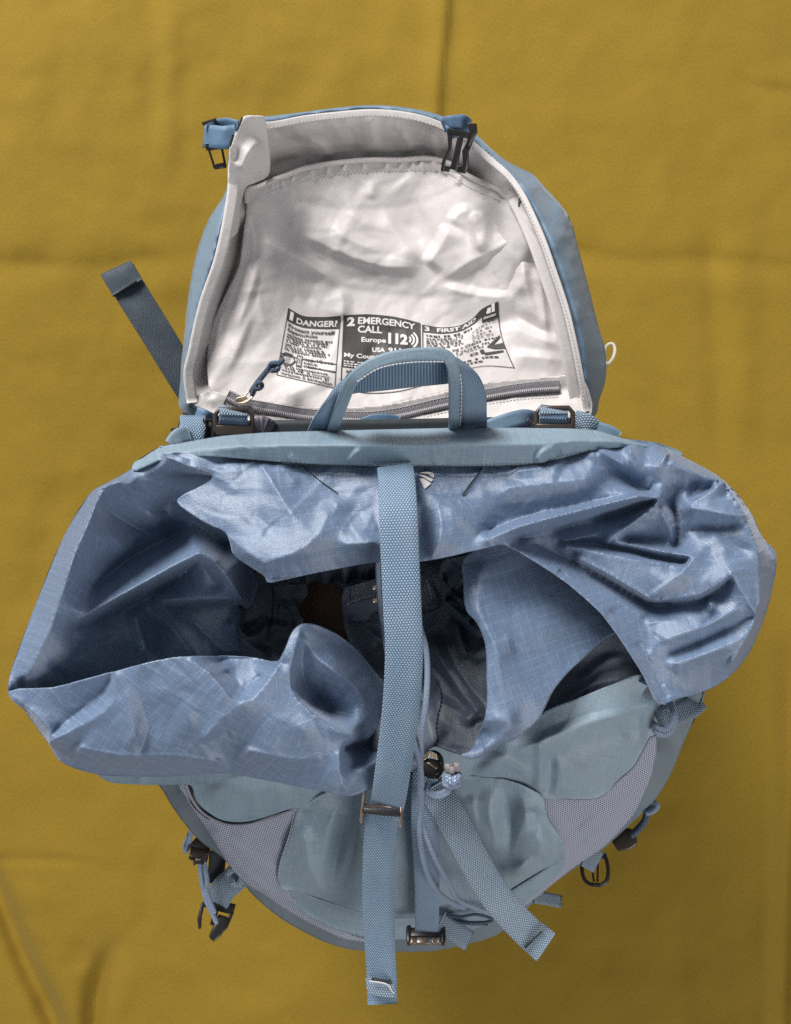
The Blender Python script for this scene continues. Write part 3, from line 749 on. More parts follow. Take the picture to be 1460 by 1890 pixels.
# ------------------------------------------------------------------ printed emergency panel
topA = cr([(532, 568), (545, 576), (560, 583), (595, 585), (629, 583)], 6); botA = cr([(510, 692), (545, 700), (585, 709), (618, 717)], 6)
topB = cr([(634, 582), (680, 580), (730, 585), (776, 596)], 6); botB = cr([(628, 717), (680, 726), (740, 722), (778, 712)], 6)
topC = cr([(779, 599), (815, 604), (850, 600), (872, 588), (890, 570), (920, 556)], 6); botC = cr([(780, 700), (830, 690), (890, 676), (950, 679)], 6)
def arc(poly, s):
    L = np.concatenate([[0], np.cumsum(np.hypot(*np.diff(poly, axis=0).T))]); s = np.clip(s, 0, 1) * L[-1]
    return np.interp(s, L, poly[:, 0]), np.interp(s, L, poly[:, 1])
def pm(tp, bt):
    def f(s, t):
        ax, ay = arc(tp, s); bx, by = arc(bt, s)
        bow = 0
        return ax * (1 - t) + bx * t, ay * (1 - t) + by * t
    return f
def pmC(s, t):
    x, y = pm(topC, botC)(s, t); return x - 9 * s * np.sin(np.pi * t) , y
maps = [pm(topA, botA), pm(topB, botB), pmC]
lab = {'v': [], 'f': [], 'm': [], 'n': 0}
def emit(mp, pts, faces, mi, dh):
    pts = np.asarray(pts, float); x, y = mp(pts[:, 0], pts[:, 1]); h = RP_.at(x, y) + dh
    lab['v'].append(L3(x, y, h)); lab['f'] += [tuple(i + lab['n'] for i in q) for q in faces]; lab['m'] += [mi] * len(faces); lab['n'] += len(pts)
def rect(mp, s0, t0, s1, t1, mi=0, dh=.06, nx=None, ny=None):
    nx = nx or max(1, int((s1 - s0) * 26)); ny = ny or max(1, int((t1 - t0) * 26))
    S, T = np.meshgrid(np.linspace(s0, s1, nx + 1), np.linspace(t0, t1, ny + 1)); n = nx + 1
    emit(mp, np.stack([S.ravel(), T.ravel()], 1), [(j * n + i, (j + 1) * n + i, (j + 1) * n + i + 1, j * n + i + 1) for j in range(ny) for i in range(nx)], mi, dh)
def text(mp, s, s0, t0, s1, t1, mi=0, dh=.09, bold=.02, ital=0):
    cu = bpy.data.curves.new('text', 'FONT'); cu.body = s; cu.offset = bold; cu.resolution_u = 3
    ob = bpy.data.objects.new('text', cu); col.objects.link(ob)
    dg = bpy.context.evaluated_depsgraph_get(); me = ob.evaluated_get(dg).to_mesh()
    v = np.array([p.co[:2] for p in me.vertices]); f = [tuple(p.vertices) for p in me.polygons]
    ob.evaluated_get(dg).to_mesh_clear(); bpy.data.objects.remove(ob); bpy.data.curves.remove(cu)
    lo, hi = v.min(0), v.max(0); q = (v - lo) / (hi - lo)
    emit(mp, np.stack([s0 + q[:, 0] * (s1 - s0), t1 - q[:, 1] * (t1 - t0)], 1), f, mi, dh)
rr = random.Random(6)
def tiny(mp, s0, t0, s1, t1, mi=0):
    """a line of print too small to read: dashes of uneven length"""
    s = s0
    while s < s1 - .02:
        w = rr.uniform(.02, .05)
        rect(mp, s, t0 + rr.uniform(0, .2) * (t1 - t0), min(s + w, s1), t1 - rr.uniform(0, .2) * (t1 - t0), mi, .09, 1, 1)
        s += w + (rr.uniform(.035, .05) if rr.random() < .2 else rr.uniform(.008, .016))
def frame(mp, s0, t0, s1, t1, w=.012, wt=.01):
    rect(mp, s0, t0, s0 + w, t1, nx=1, ny=14); rect(mp, s1 - w, t0, s1, t1, nx=1, ny=14); rect(mp, s0, t1 - wt, s1, t1, nx=14, ny=1)
def ring(mp, cs, ct, rs, rt, w, mi=0, a0=0, a1=6.2832, n=16, sides=None):
    pts = []
    for k in range(n + 1):
        a = a0 + (a1 - a0) * k / n; pts += [(cs + rs * math.cos(a), ct + rt * math.sin(a)), (cs + (rs - w) * math.cos(a), ct + (rt - w * rt / rs) * math.sin(a))]
    emit(mp, pts, [(2 * k, 2 * k + 2, 2 * k + 3, 2 * k + 1) for k in range(n)], mi, .1)
A, B, C_ = maps
# panel 1
rect(A, 0, 0, 1, .175); frame(A, 0, .17, 1, 1); rect(A, 0, .66, 1, .675, nx=14, ny=1)
text(A, '1', .06, .025, .13, .15, 1, bold=.05); text(A, 'DANGER?', .2, .06, .95, .15, 1, bold=.03)
text(A, 'Protect yourself', .06, .205, .92, .275, bold=.03); text(A, 'Eigenschutz', .06, .275, .62, .335, bold=.03)
for k, (t, e) in enumerate(((.35, .9), (.385, .85), (.42, .8), (.455, .72), (.50, .75), (.535, .88), (.57, .82))): tiny(A, .06, t, e, t + .025)
ring(A, .15, .74 - .02, .14, .10, .03, n=6); 
for k in range(3): ring(A, .15, .68 + k * .035, .05, .02, .016, a0=.3, a1=2.84, n=5)
rect(A, .30, .62, .40, .80); text(A, 'SOS', .32, .64, .385, .78, 1, bold=.02)
text(A, 'top 10 sec', .43, .64, .93, .69, bold=.03); text(A, 'blick', .43, .70, .68, .735, bold=.02); tiny(A, .43, .755, .75, .78)
rect(A, .5, .765, 1, .785, nx=10, ny=1)
tiny(A, .10, .815, .85, .84); text(A, '& monitor', .50, .845, .9, .88, bold=.02); tiny(A, .12, .85, .45, .875); tiny(A, .08, .89, .88, .915); text(A, 'verlassen & beobachten', .06, .925, .95, .97, bold=.02)
# panel 2
rect(B, 0, 0, 1, .70); text(B, '2', .05, .03, .15, .15, 1, bold=.05); text(B, 'EMERGENCY', .19, .035, .93, .125, 1, bold=.03); text(B, 'CALL', .19, .145, .50, .235, 1, bold=.03)
text(B, 'Europe', .24, .29, .55, .37, 1, bold=.03); text(B, '112', .58, .215, .83, .36, 1, bold=.05); text(B, 'USA', .38, .415, .54, .475, 1, bold=.03); text(B, '911', .58, .41, .74, .475, 1, bold=.03)
text(B, 'My Country', .03, .505, .55, .58, 1, bold=.03); rect(B, .58, .50, .86, .60, 1, .09)
for k in range(3): ring(B, .82, .28, .06 + .045 * k, .06 + .045 * k, .025, 1, a0=-.9, a1=.9, n=6)
for k in range(3): tiny(B, .03, .61 + .03 * k, .55, .63 + .03 * k, 1)
frame(B, 0, .70, 1, 1); text(B, 'all r', .06, .725, .22, .77, bold=.03); ring(B, .12, .86, .08, .08, .02, n=6)
# panel 3
rect(C_, 0, 0, 1, .13); frame(C_, 0, .13, 1, 1); rect(C_, .78, .12, 1, .24)
text(C_, '3', .03, .02, .09, .11, 1, bold=.04); text(C_, 'FIRST AID', .18, .025, .68, .105, 1, bold=.03)
emit(C_, [(.86, .04), (.90, .04), (.90, .13), (.85, .13), (.84, .10), (.85, .08)], [(0, 1, 2, 3, 4, 5)], 1, .09); emit(C_, [(.91, .0), (.95, .0), (.95, .13), (.91, .13)], [(0, 1, 2, 3)], 1, .09)
text(C_, 'deuter', .80, .15, .97, .20, 1, bold=.02); tiny(C_, .86, .25, .96, .275)
tiny(C_, .05, .17, .62, .21)
for k in range(5): tiny(C_, .05, .235 + .045 * k, .5 + .03 * rr.random(), .26 + .045 * k)
for k in range(4): tiny(C_, .62, .28 + .06 * k, .9, .30 + .06 * k)
text(C_, 'ing > Check', .36, .49, .70, .56, bold=.03); tiny(C_, .40, .58, .85, .605); tiny(C_, .40, .63, .75, .65); tiny(C_, .70, .52, .96, .545)
for s0, t0, s1, t1 in ((.55, .70, .66, .75), (.68, .68, .74, .76)): ring(C_, (s0 + s1) / 2, (t0 + t1) / 2, (s1 - s0) / 2, (t1 - t0) / 2, .03, n=8)
emit(C_, [(.78, .66), (.97, .50), (.98, .53), (.86, .64), (1.0, .62), (1.0, .70), (.86, .70)], [(0, 1, 2, 3, 6), (3, 4, 5, 6)], 0, .09)
emit(C_, [(.72, .75), (.96, .73), (.96, .75), (.73, .79)], [(0, 1, 2, 3)], 0, .09)
tiny(C_, .45, .82, .9, .85); tiny(C_, .3, .88, .7, .91)
mesh_obj('emergency_print', np.concatenate(lab['v']), lab['f'], None, pocket, np.concatenate(lab['v'])[:, :2], smooth=False, mats=[M['ink'], M['inkw']], midx=lab['m'])
# ------------------------------------------------------------------ collar of the main opening
# dark well of the opening, deepest
RW = Relief((90, 860, 1230, 1420), 4, [[(100, 880, 40), (700, 870, 41), (1220, 880, 40)], [(100, 1400, 40), (700, 1410, 40), (1220, 1400, 38)], [(100, 900, 40), (100, 1400, 40)], [(1210, 900, 40), (1200, 1400, 38)],
     [(230, 1000, 29), (300, 1060, 29), (470, 1100, 28)], [(200, 1180, 29), (300, 1260, 29), (480, 1210, 28)], [(330, 950, 29), (460, 1010, 28)], [(500, 1000, 32), (600, 1000, 31), (700, 1000, 31), (860, 1000, 33)], [(560, 1080, 30), (600, 1060, 29.5), (632, 1080, 30), (632, 1150, 30), (600, 1180, 29.5), (560, 1150, 30), (560, 1080, 30)], [(575, 1090, 28), (620, 1090, 28), (615, 1150, 28), (575, 1150, 28)],
     [(500, 1080, 31), (548, 1090, 30), (545, 1140, 29), (510, 1180, 32)]],
     [([(500, 1110), (530, 1120), (552, 1112)], 1.2, 10, 14, .3), ([(510, 1150), (540, 1160)], 1.0, 8, 10, .3), ([(420, 1180), (480, 1200), (530, 1190)], 1.2, 12, 14, .3), ([(640, 1040), (700, 1055), (760, 1050)], 1.0, 10, 12, .3), ([(540, 1060), (600, 1050), (650, 1060)], 1.0, 7, 10, .3)], crinkle=.5, seed=22)
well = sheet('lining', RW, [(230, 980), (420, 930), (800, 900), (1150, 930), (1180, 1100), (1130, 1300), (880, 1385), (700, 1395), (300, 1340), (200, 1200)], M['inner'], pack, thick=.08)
well['label'] = 'dark lining inside the main opening'
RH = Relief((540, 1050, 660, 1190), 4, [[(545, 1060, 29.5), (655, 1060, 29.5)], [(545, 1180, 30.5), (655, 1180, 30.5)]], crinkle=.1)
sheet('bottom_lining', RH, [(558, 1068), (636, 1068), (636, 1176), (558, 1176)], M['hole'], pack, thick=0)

# front inner wall below the main strap, with a seam
FI = [(640, 1096), (700, 1075), (770, 1068), (830, 1060), (880, 1080), (905, 1180), (912, 1300), (905, 1350), (872, 1395), (837, 1390), (806, 1378), (790, 1385), (770, 1420), (690, 1420), (690, 1300), (650, 1200), (634, 1150)]
RFI = Relief((610, 1040, 930, 1440), 3, [[(640, 1096, 35), (700, 1075, 35.5), (770, 1068, 35.5), (880, 1070, 38)], [(634, 1150, 35.5), (655, 1210, 37.5), (690, 1300, 40)], [(905, 1180, 41.5), (912, 1300, 43.5)], [(690, 1420, 42), (770, 1400, 43), (800, 1377, 44.5), (837, 1388, 45), (872, 1394, 45), (905, 1350, 44.5)], [(780, 1200, 38.5), (830, 1290, 41), (830, 1340, 43.3)], [(770, 1340, 42.5), (800, 1350, 43.5)]],
     [([(640, 1140), (700, 1180), (760, 1250), (800, 1290)], 1.1, 12, 20, .2), ([(640, 1120), (690, 1130), (740, 1160)], .9, 9, 14, .2), ([(795, 1170), (820, 1230), (870, 1300), (895, 1330)], 1.3, 10, 24, .15), ([(785, 1215), (830, 1265), (870, 1330)], -.8, 12, 16, .2), ([(840, 1140), (855, 1200), (868, 1215)], 1.2, 9, 16, .2), ([(868, 1215), (890, 1200), (897, 1190)], .9, 6, 10, .2), ([(815, 1150), (838, 1190), (850, 1230)], -.7, 9, 9, .2), ([(690, 1180), (740, 1230)], -.8, 14, 14, .2), ([(760, 1290), (820, 1300), (880, 1340)], .6, 10, 16, .2)], crinkle=.15, seed=31, rnd=1.2)
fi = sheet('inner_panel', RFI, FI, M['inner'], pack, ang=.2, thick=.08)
stuff(stitches('stitching', [(803, 1255), (812, 1270), (815, 1290), (808, 1320), (805, 1345), (808, 1362), (802, 1378)], M['thread'], fi, gap=8, length=6, R=RFI, r=.0005))
# drawcord casing with its stitched end
RIH = Relief((430, 1030, 580, 1240), 2, [[(440, 1060, 36.5), (500, 1050, 35.2), (550, 1060, 34.2)], [(440, 1120, 36.8), (470, 1110, 36)], [(440, 1220, 35.5), (560, 1225, 35)], [(548, 1075, 34), (562, 1100, 33.2), (552, 1130, 33.6), (548, 1160, 33.4)], [(500, 1085, 35.4), (502, 1130, 35.2), (496, 1170, 34.8)]],
     [([(448, 1110), (440, 1150), (460, 1175), (485, 1165), (498, 1140)], 1.1, 7, 12, .15), ([(415, 1140), (450, 1185), (500, 1212)], 1.0, 8, 12, .2), ([(510, 1120), (535, 1125), (556, 1115)], .7, 10, 12, .2), ([(500, 1150), (530, 1158), (548, 1150)], .6, 8, 10, .2), ([(505, 1065), (530, 1080), (556, 1078)], .6, 6, 9, .2)], crinkle=.12, seed=33, rnd=1.0)
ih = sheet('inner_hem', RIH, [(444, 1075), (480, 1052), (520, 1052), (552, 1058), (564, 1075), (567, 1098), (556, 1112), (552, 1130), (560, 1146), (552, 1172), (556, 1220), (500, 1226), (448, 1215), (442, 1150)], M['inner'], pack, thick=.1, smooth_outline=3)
stuff(stitches('stitching', [(503, 1082), (505, 1110), (502, 1140), (496, 1168), (494, 1185)], M['thread'], ih, gap=8, length=6, R=RIH, r=.0006, dh=.05))
RGH = Relief((490, 1015, 720, 1100), 2, [[(495, 1040, 38), (600, 1030, 37.5), (715, 1025, 37.5)], [(500, 1085, 35), (560, 1078, 34.2), (640, 1076, 34.4), (710, 1066, 35.5)]],
     [([(x, 1030), (x + dx, 1056), (x + 2 * dx, 1086)], a_, 5, 7, .15) for x, dx, a_ in ((508, 3, 1.0), (524, 5, 1.2), (543, -3, .9), (560, 4, 1.3), (578, -4, 1.0), (592, 3, 1.2), (610, -2, 1.1), (628, 5, 1.0), (645, -3, 1.2), (662, 3, 1.1), (680, -2, .9), (697, 2, 1.0))], crinkle=.2, seed=36, rnd=.7)
sheet('inner_hem', RGH, [(495, 1040), (600, 1030), (712, 1022), (714, 1066), (690, 1072), (660, 1070), (640, 1080), (622, 1074), (600, 1080), (580, 1072), (560, 1080), (540, 1074), (520, 1084), (500, 1080)], M['inner'], pack, thick=.1, smooth_outline=3)
RCA = Relief((620, 1050, 830, 1170), 2, [[(634, 1088, 36.6), (690, 1068, 37.4), (760, 1062, 37.6), (800, 1066, 37)], [(632, 1125, 37), (640, 1118, 37.4), (690, 1106, 38.2), (760, 1110, 38.4), (815, 1118, 37.4)], [(640, 1100, 37.3), (700, 1085, 38.2), (770, 1085, 38.4), (808, 1090, 37.6)], [(634, 1138, 36), (660, 1150, 36.4), (720, 1160, 36.6), (790, 1150, 36.5)]],
     [([(634, 1126), (662, 1112), (700, 1105)], .5, 4, 5, .15), ([(788, 1070), (800, 1090), (806, 1112)], .6, 9, 8, .2), ([(640, 1140), (670, 1148), (700, 1165)], .5, 7, 8, .2), ([(780, 1120), (800, 1122), (816, 1114)], .4, 4, 5, .2)], crinkle=.08, seed=9, rnd=1)
ca = sheet('cord_casing', RCA, [(632, 1122), (634, 1090), (660, 1078), (695, 1068), (760, 1062), (782, 1062), (797, 1066), (806, 1090), (816, 1116), (800, 1128), (770, 1132), (700, 1152), (660, 1148), (636, 1136)], M['innerg'], pack, thick=.1, smooth_outline=3)
stuff(stitches('stitching', [(640, 1116), (665, 1106), (690, 1100)], M['threadl'], ca, gap=6, length=4, R=RCA)); stuff(stitches('stitching', [(788, 1072), (794, 1090), (798, 1108)], M['threadl'], ca, gap=6, length=4, R=RCA)); stuff(stitches('stitching', [(646, 1086), (646, 1112)], M['thread'], ca, gap=7, length=5, R=RCA))
for yy in (1084, 1108):
    ribbon('casing_tape', [(688, yy, 39.2), (705, yy - 1, 39.3), (722, yy, 39.2)], .0035, M['gold'], ca, thick=.0008, n=3)
# crumpled inner hem right of the strap
RCR = Relief((780, 1010, 910, 1230), 2, [[(790, 1030, 37), (860, 1015, 39)], [(895, 1020, 41), (905, 1200, 41.5)], [(800, 1080, 36.5), (835, 1120, 38.5), (880, 1180, 40)]],
     [([(815, 1050), (818, 1075), (838, 1090), (850, 1080)], 1.4, 5, 9, .15), ([(828, 1040), (845, 1050), (850, 1070), (838, 1090)], 1.5, 5, 8, .15), ([(814, 1080), (822, 1105), (845, 1130), (868, 1152), (895, 1180)], 1.7, 9, 14, .12), ([(845, 1045), (858, 1055), (856, 1080)], 1.2, 4, 8, .2), ([(835, 1085), (860, 1100)], -1.4, 5, 6, .2), ([(822, 1110), (835, 1100)], -1.0, 3, 4, .2), ([(860, 1128), (880, 1150), (893, 1172)], 1.0, 5, 8, .2), ([(868, 1152), (880, 1140)], -.9, 4, 5, .2)], crinkle=.15, seed=41, rnd=.8)
sheet('hem', RCR, [(812, 1050), (820, 1035), (850, 1028), (880, 1022), (900, 1060), (902, 1195), (885, 1185), (860, 1160), (838, 1142), (822, 1122), (813, 1090)], M['innerg'], pack, thick=.1)

RIR = Relief((960, 1120, 1240, 1360), 3, [[(985, 1340, 42), (1060, 1300, 41.5), (1150, 1265, 41.2), (1230, 1285, 41)], [(1130, 1140, 40.6), (1180, 1180, 41), (1230, 1280, 41.2)], [(1040, 1240, 40.4), (1110, 1200, 40.6)]], [([(1020, 1310), (1100, 1262), (1180, 1250)], .5, 8, 16, .25), ([(1060, 1270), (1120, 1220), (1160, 1210)], .4, 8, 16, .25)], crinkle=.08, seed=77)
sheet('inner_panel', RIR, [(985, 1345), (1020, 1250), (1080, 1190), (1130, 1145), (1180, 1180), (1232, 1285), (1150, 1285), (1060, 1318)], M['innerg'], pack, thick=.08)
# left lobe
LL = [(300, 836), (285, 840), (240, 867), (205, 887), (172, 905), (150, 935), (120, 985), (90, 1055), (60, 1130), (38, 1190), (18, 1248), (15, 1270), (17, 1285), (50, 1312), (110, 1330), (300, 1335), (430, 1330), (500, 1290), (510, 1230), (488, 1180), (478, 1130), (478, 1085), (465, 1045), (455, 1010), (450, 950), (430, 900), (400, 868)]
RLLc = [
     [(300, 836, 44.5), (240, 867, 43.6), (172, 905, 44.2), (150, 935, 43.5), (120, 985, 43), (60, 1130, 43), (18, 1248, 45.2), (15, 1275, 45.6)],
     [(186, 912, 46.4), (165, 960, 46.6), (138, 1020, 46.7), (115, 1090, 46.7), (92, 1160, 46.5), (55, 1235, 46.3)],
     [(305, 842, 47.2), (350, 862, 47), (391, 879, 46.6)],
     [(392, 886, 43), (355, 903, 42), (322, 920, 41), (300, 940, 41), (360, 965, 40.5), (420, 1010, 39)],
     [(172, 906, 46.3), (205, 893, 46.6), (222, 889, 46.4), (240, 900, 45.6)], [(186, 934, 44.3), (208, 948, 42.7), (250, 973, 41.4), (290, 985, 40.6)],
     [(250, 880, 45), (300, 895, 44), (320, 905, 42.5)],
     [(143, 1143, 45.2), (190, 1117, 44.9), (250, 1084, 44.6), (320, 1045, 44.4), (368, 1021, 44.4), (395, 1034, 43.8), (425, 1070, 42.8), (446, 1104, 41.8)],
     [(180, 1080, 43.2), (240, 1030, 41.4), (295, 1003, 40.2), (330, 985, 39.5)],
     [(150, 1152, 44), (205, 1140, 42.6), (260, 1110, 41.6), (310, 1078, 41), (345, 1050, 40.7), (365, 1036, 42)],
     [(303, 1108, 43.2), (365, 1107, 42.3), (446, 1105, 41.8)], [(372, 1040, 42.2), (400, 1080, 41.4)], [(310, 1118, 41.2), (370, 1122, 38.8), (445, 1120, 38)],
     [(210, 1175, 42.9), (150, 1215, 44.6), (95, 1250, 45), (50, 1268, 45)], [(290, 1120, 42), (320, 1160, 39.6), (352, 1207, 37.6)], [(250, 1140, 43), (270, 1200, 42.5)], [(360, 1150, 38.5), (410, 1200, 36.5), (480, 1200, 35.5), (540, 1180, 34)],
     [(480, 1130, 35), (520, 1100, 33.5)], [(100, 1320, 42), (300, 1310, 40), (420, 1300, 38)], [(465, 990, 40), (455, 930, 41)]]
RLLc = RLLc[:3] + [[(x, y, 46.2 - 1.28 * (46.2 - h)) if (x > 130 and h < 46) else (x, y, h) for x, y, h in L] for L in RLLc[3:]]
RLL = Relief((0, 820, 600, 1350), 2, RLLc,
     [([(440, 1125), (442, 1155), (462, 1172), (490, 1160), (500, 1130)], 1.0, 7, 10, .15), ([(415, 1140), (450, 1180), (490, 1205)], .9, 8, 12, .2), ([(215, 888), (220, 900), (240, 915)], -.3, 6, 8, .2), ([(140, 1180), (160, 1150), (190, 1140)], .2, 10, 15, .3), ([(180, 965), (220, 1000), (235, 1040)], .25, 10, 20, .3), ([(90, 1215), (105, 1240), (130, 1250)], -.35, 8, 10, .3), ([(40, 1245), (48, 1262), (70, 1268)], -.4, 6, 8, .2), ([(270, 945), (300, 965)], .4, 8, 12, .3)], crinkle=.10, seed=50, rnd=.7, flat=.85)
lobe = sheet('collar_side', RLL, LL, M['collar'], pack, ang=-.35, thick=.08)

# back of the collar and the right lobe in one piece
BFo = [(300, 838), (345, 834), (385, 834), (440, 838), (521, 840), (600, 842), (657, 843), (730, 844), (891, 844), (997, 838), (1072, 822), (1131, 814), (1175, 812), (1215, 820), (1240, 833), (1290, 858), (1337, 887), (1385, 944), (1410, 995), (1431, 1018), (1433, 1040), (1426, 1085), (1402, 1165), (1370, 1224), (1330, 1261), (1300, 1276), (1250, 1290), (1215, 1300),
       (1190, 1250), (1161, 1203), (1136, 1166), (1115, 1138), (1080, 1104), (1038, 1069), (985, 1035), (931, 1005), (900, 1011), (860, 1020), (822, 1029), (771, 1037), (692, 1038), (634, 1048), (566, 1061), (520, 1071), (494, 1075), (488, 1064), (460, 1045), (430, 1022), (424, 1000), (415, 982), (385, 968), (355, 950), (326, 925), (340, 912), (370, 897), (393, 880), (350, 861)]
RB = Relief((280, 800, 1450, 1310), 2, [
     [(300, 838, 46.6), (385, 836, 46.2), (440, 845, 45.8), (520, 850, 45.2), (600, 855, 45.2), (730, 856, 45.2), (891, 856, 45.2), (997, 850, 45), (1072, 830, 44.8), (1131, 820, 44.5), (1175, 815, 44.2), (1215, 820, 43.8), (1240, 833, 43.4), (1290, 858, 43), (1337, 887, 43.5), (1385, 944, 42.5), (1410, 995, 42.3), (1432, 1030, 42.3), (1426, 1085, 42.5), (1402, 1165, 42.5), (1370, 1224, 43), (1330, 1261, 43.5), (1300, 1276, 43.8), (1215, 1300, 46.2)],
     [(326, 925, 46), (355, 950, 46.6), (415, 982, 47.2), (430, 1022, 47.2), (490, 1066, 47.3), (566, 1060, 47.2), (634, 1047, 47.2), (692, 1037, 47.3), (771, 1036, 47.4), (822, 1028, 47.4), (900, 1010, 47)],
     [(355, 865, 46.9), (393, 879, 46.2), (350, 905, 46.2)],
     # bright upper facet of the back flap and the crease under it
     [(415, 985, 47.3), (455, 1020, 48.4), (490, 1040, 48.9), (530, 1026, 49.0), (562, 1012, 49.0), (590, 986, 48.6), (604, 950, 47.8), (640, 990, 48)],
     [(640, 1005, 48.5), (690, 1000, 48.2)],
     [(430, 862, 46.7), (480, 852, 46.3)], [(485, 862, 47.0), (505, 893, 47.7), (540, 950, 48.3), (575, 985, 48.6)], [(395, 880, 46.6), (440, 900, 46.9), (480, 950, 47.7)],
     [(556, 862, 45.6), (590, 890, 45.9), (628, 913, 46.1), (660, 908, 46.1), (700, 903, 46.2), (780, 905, 46.3), (830, 914, 46.2), (850, 918, 46.2), (880, 905, 46)],
     [(600, 862, 45.4), (700, 866, 45.4), (850, 866, 45.4)], [(850, 918, 46.3), (880, 880, 45.8), (893, 860, 45.4)],
     [(620, 930, 47.2), (650, 945, 46.7), (690, 940, 46.7), (700, 980, 47.2)], [(775, 940, 46.7), (780, 980, 46.8), (785, 1015, 47.2)],
     [(808, 930, 47.5), (814, 965, 47.9), (812, 995, 48.1), (796, 1030, 47.7)], [(808, 930, 47.5), (840, 945, 47.6), (868, 970, 47.4), (905, 982, 45.9)], [(850, 925, 46.8), (880, 945, 46.6), (912, 972, 45.8)],
     [(905, 978, 45.6), (946, 960, 45.4), (1000, 944, 45.4), (1053, 934, 45.4), (1110, 921, 45.5), (1168, 909, 45.6)], [(900, 995, 47.6), (960, 972, 47.8), (1030, 953, 47.9), (1100, 935, 47.9), (1180, 916, 47.7), (1214, 919, 47.2)],
     [(932, 1003, 46.4), (985, 1033, 46.6), (1038, 1067, 46.8), (1080, 1102, 47), (1115, 1136, 47.2), (1161, 1203, 47.2), (1190, 1250, 46.8), (1213, 1294, 46.4)],
     [(940, 900, 46.7), (1000, 895, 46.5), (1080, 885, 46.3)], [(960, 870, 46.2), (1030, 860, 46)],
     [(960, 994, 44.4), (1000, 985, 44), (1053, 970, 43.6), (1110, 955, 43.6), (1170, 938, 43.8), (1205, 928, 44.4)], [(1040, 1000, 44.8), (1100, 986, 44.6), (1160, 962, 45.4)],
     [(1216, 924, 47), (1170, 962, 46.2), (1122, 1000, 45.6)], [(1122, 1008, 43.6), (1080, 1004, 43.8), (1030, 1002, 44)], [(1222, 935, 46.6), (1240, 975, 46), (1240, 1000, 45.2)], [(1160, 1000, 43.8), (1225, 1003, 44.2)],
     [(1232, 925, 43.8), (1246, 945, 43.4), (1252, 985, 43.4), (1245, 1003, 43.6)], [(1255, 935, 45.6), (1262, 960, 45.2), (1262, 990, 44.5)],
     [(1134, 1002, 45.6), (1165, 1006, 46.1), (1220, 1018, 46.4), (1282, 1028, 46.5)], [(1125, 1009, 43.6), (1160, 1013, 44.0), (1210, 1027, 44.3), (1262, 1037, 44.9)],
     [(1046, 1007, 45.2), (1100, 1018, 46), (1180, 1035, 46.3), (1264, 1048, 46.4)], [(1070, 1032, 45.6), (1130, 1064, 46), (1199, 1105, 46.3)],
     [(985, 1003, 44.2), (1050, 1032, 43.4), (1075, 1044, 43.2), (1130, 1075, 43.0), (1196, 1114, 43.2), (1235, 1114, 43.8)], [(965, 1010, 45.6), (1040, 1046, 45.5), (1120, 1094, 45.4), (1185, 1136, 45.4)],
     [(1203, 1102, 46.4), (1222, 1085, 46.8), (1255, 1060, 47), (1283, 1027, 46.7)], [(1207, 1109, 46.2), (1250, 1103, 46.4), (1290, 1098, 46.7), (1330, 1075, 47.3), (1350, 1060, 47.4)],
     [(1205, 1121, 43.8), (1250, 1115, 44.2), (1300, 1108, 44.6), (1345, 1073, 45.6)], [(1200, 1150, 45.6), (1270, 1142, 45.5)], [(1130, 1130, 45.8), (1165, 1150, 45.6), (1200, 1200, 45.8)],
     [(1092, 838, 45.8), (1140, 872, 44.6), (1180, 904, 44.0), (1196, 903, 44)], [(1110, 832, 46), (1150, 858, 46)], [(1163, 829, 46), (1172, 862, 46)], [(1232, 835, 46.6), (1216, 865, 46.3), (1196, 900, 45)],
     [(1240, 850, 46.6), (1290, 875, 46.6), (1337, 889, 46.8), (1375, 950, 47), (1400, 1020, 46.8), (1402, 1110, 46.6), (1388, 1160, 46.5), (1350, 1225, 45.8)],
     [(1337, 889, 46.9), (1300, 916, 46.7), (1272, 934, 46.3)], [(1374, 953, 47.2), (1330, 948, 47.2), (1275, 937, 46.6)], [(1285, 895, 45), (1275, 915, 45), (1310, 900, 45.4)], [(1350, 970, 45.6), (1310, 972, 45), (1272, 978, 44.6)],
     [(1349, 1061, 47.3), (1375, 1100, 46.9), (1395, 1132, 46.8)], [(1245, 1207, 45.2), (1280, 1195, 45.2), (1330, 1170, 45.2), (1390, 1140, 45.8)], [(1235, 1180, 46.5), (1300, 1155, 46.6), (1360, 1125, 46.6)], [(1250, 1225, 46.2), (1320, 1200, 46.4), (1370, 1180, 46.2)], [(1310, 1110, 46.3), (1318, 1140, 45.4), (1300, 1150, 46)], [(1225, 1270, 45.6), (1245, 1245, 45.2)], [(1180, 1190, 45.8), (1230, 1285, 45.2)], [(1210, 1170, 45.7), (1200, 1215, 46)]],
     [([(510, 842), (530, 872), (556, 900)], .3, 7, 14, .3), ([(440, 935), (500, 970), (560, 975)], -.15, 18, 20, .3), ([(330, 852), (400, 868), (470, 870)], .25, 8, 14, .3), ([(1320, 990), (1360, 1010), (1395, 1020)], -.3, 8, 12, .3), ([(1300, 980), (1330, 1000), (1350, 1030)], .3, 8, 14, .3), ([(1060, 1030), (1075, 1045), (1080, 1070)], .25, 6, 8, .3), ([(1030, 1052), (1045, 1065)], -.4, 6, 8, .2), ([(900, 870), (950, 885), (1010, 880)], -.25, 10, 14, .3), ([(690, 985), (660, 1020)], .15, 12, 16, .3)], crinkle=.10, seed=60, rnd=.7, flat=.85)
backp = sheet('collar_back', RB, BFo, M['collar'], pack, ang=.15, thick=.08, smooth_outline=3)

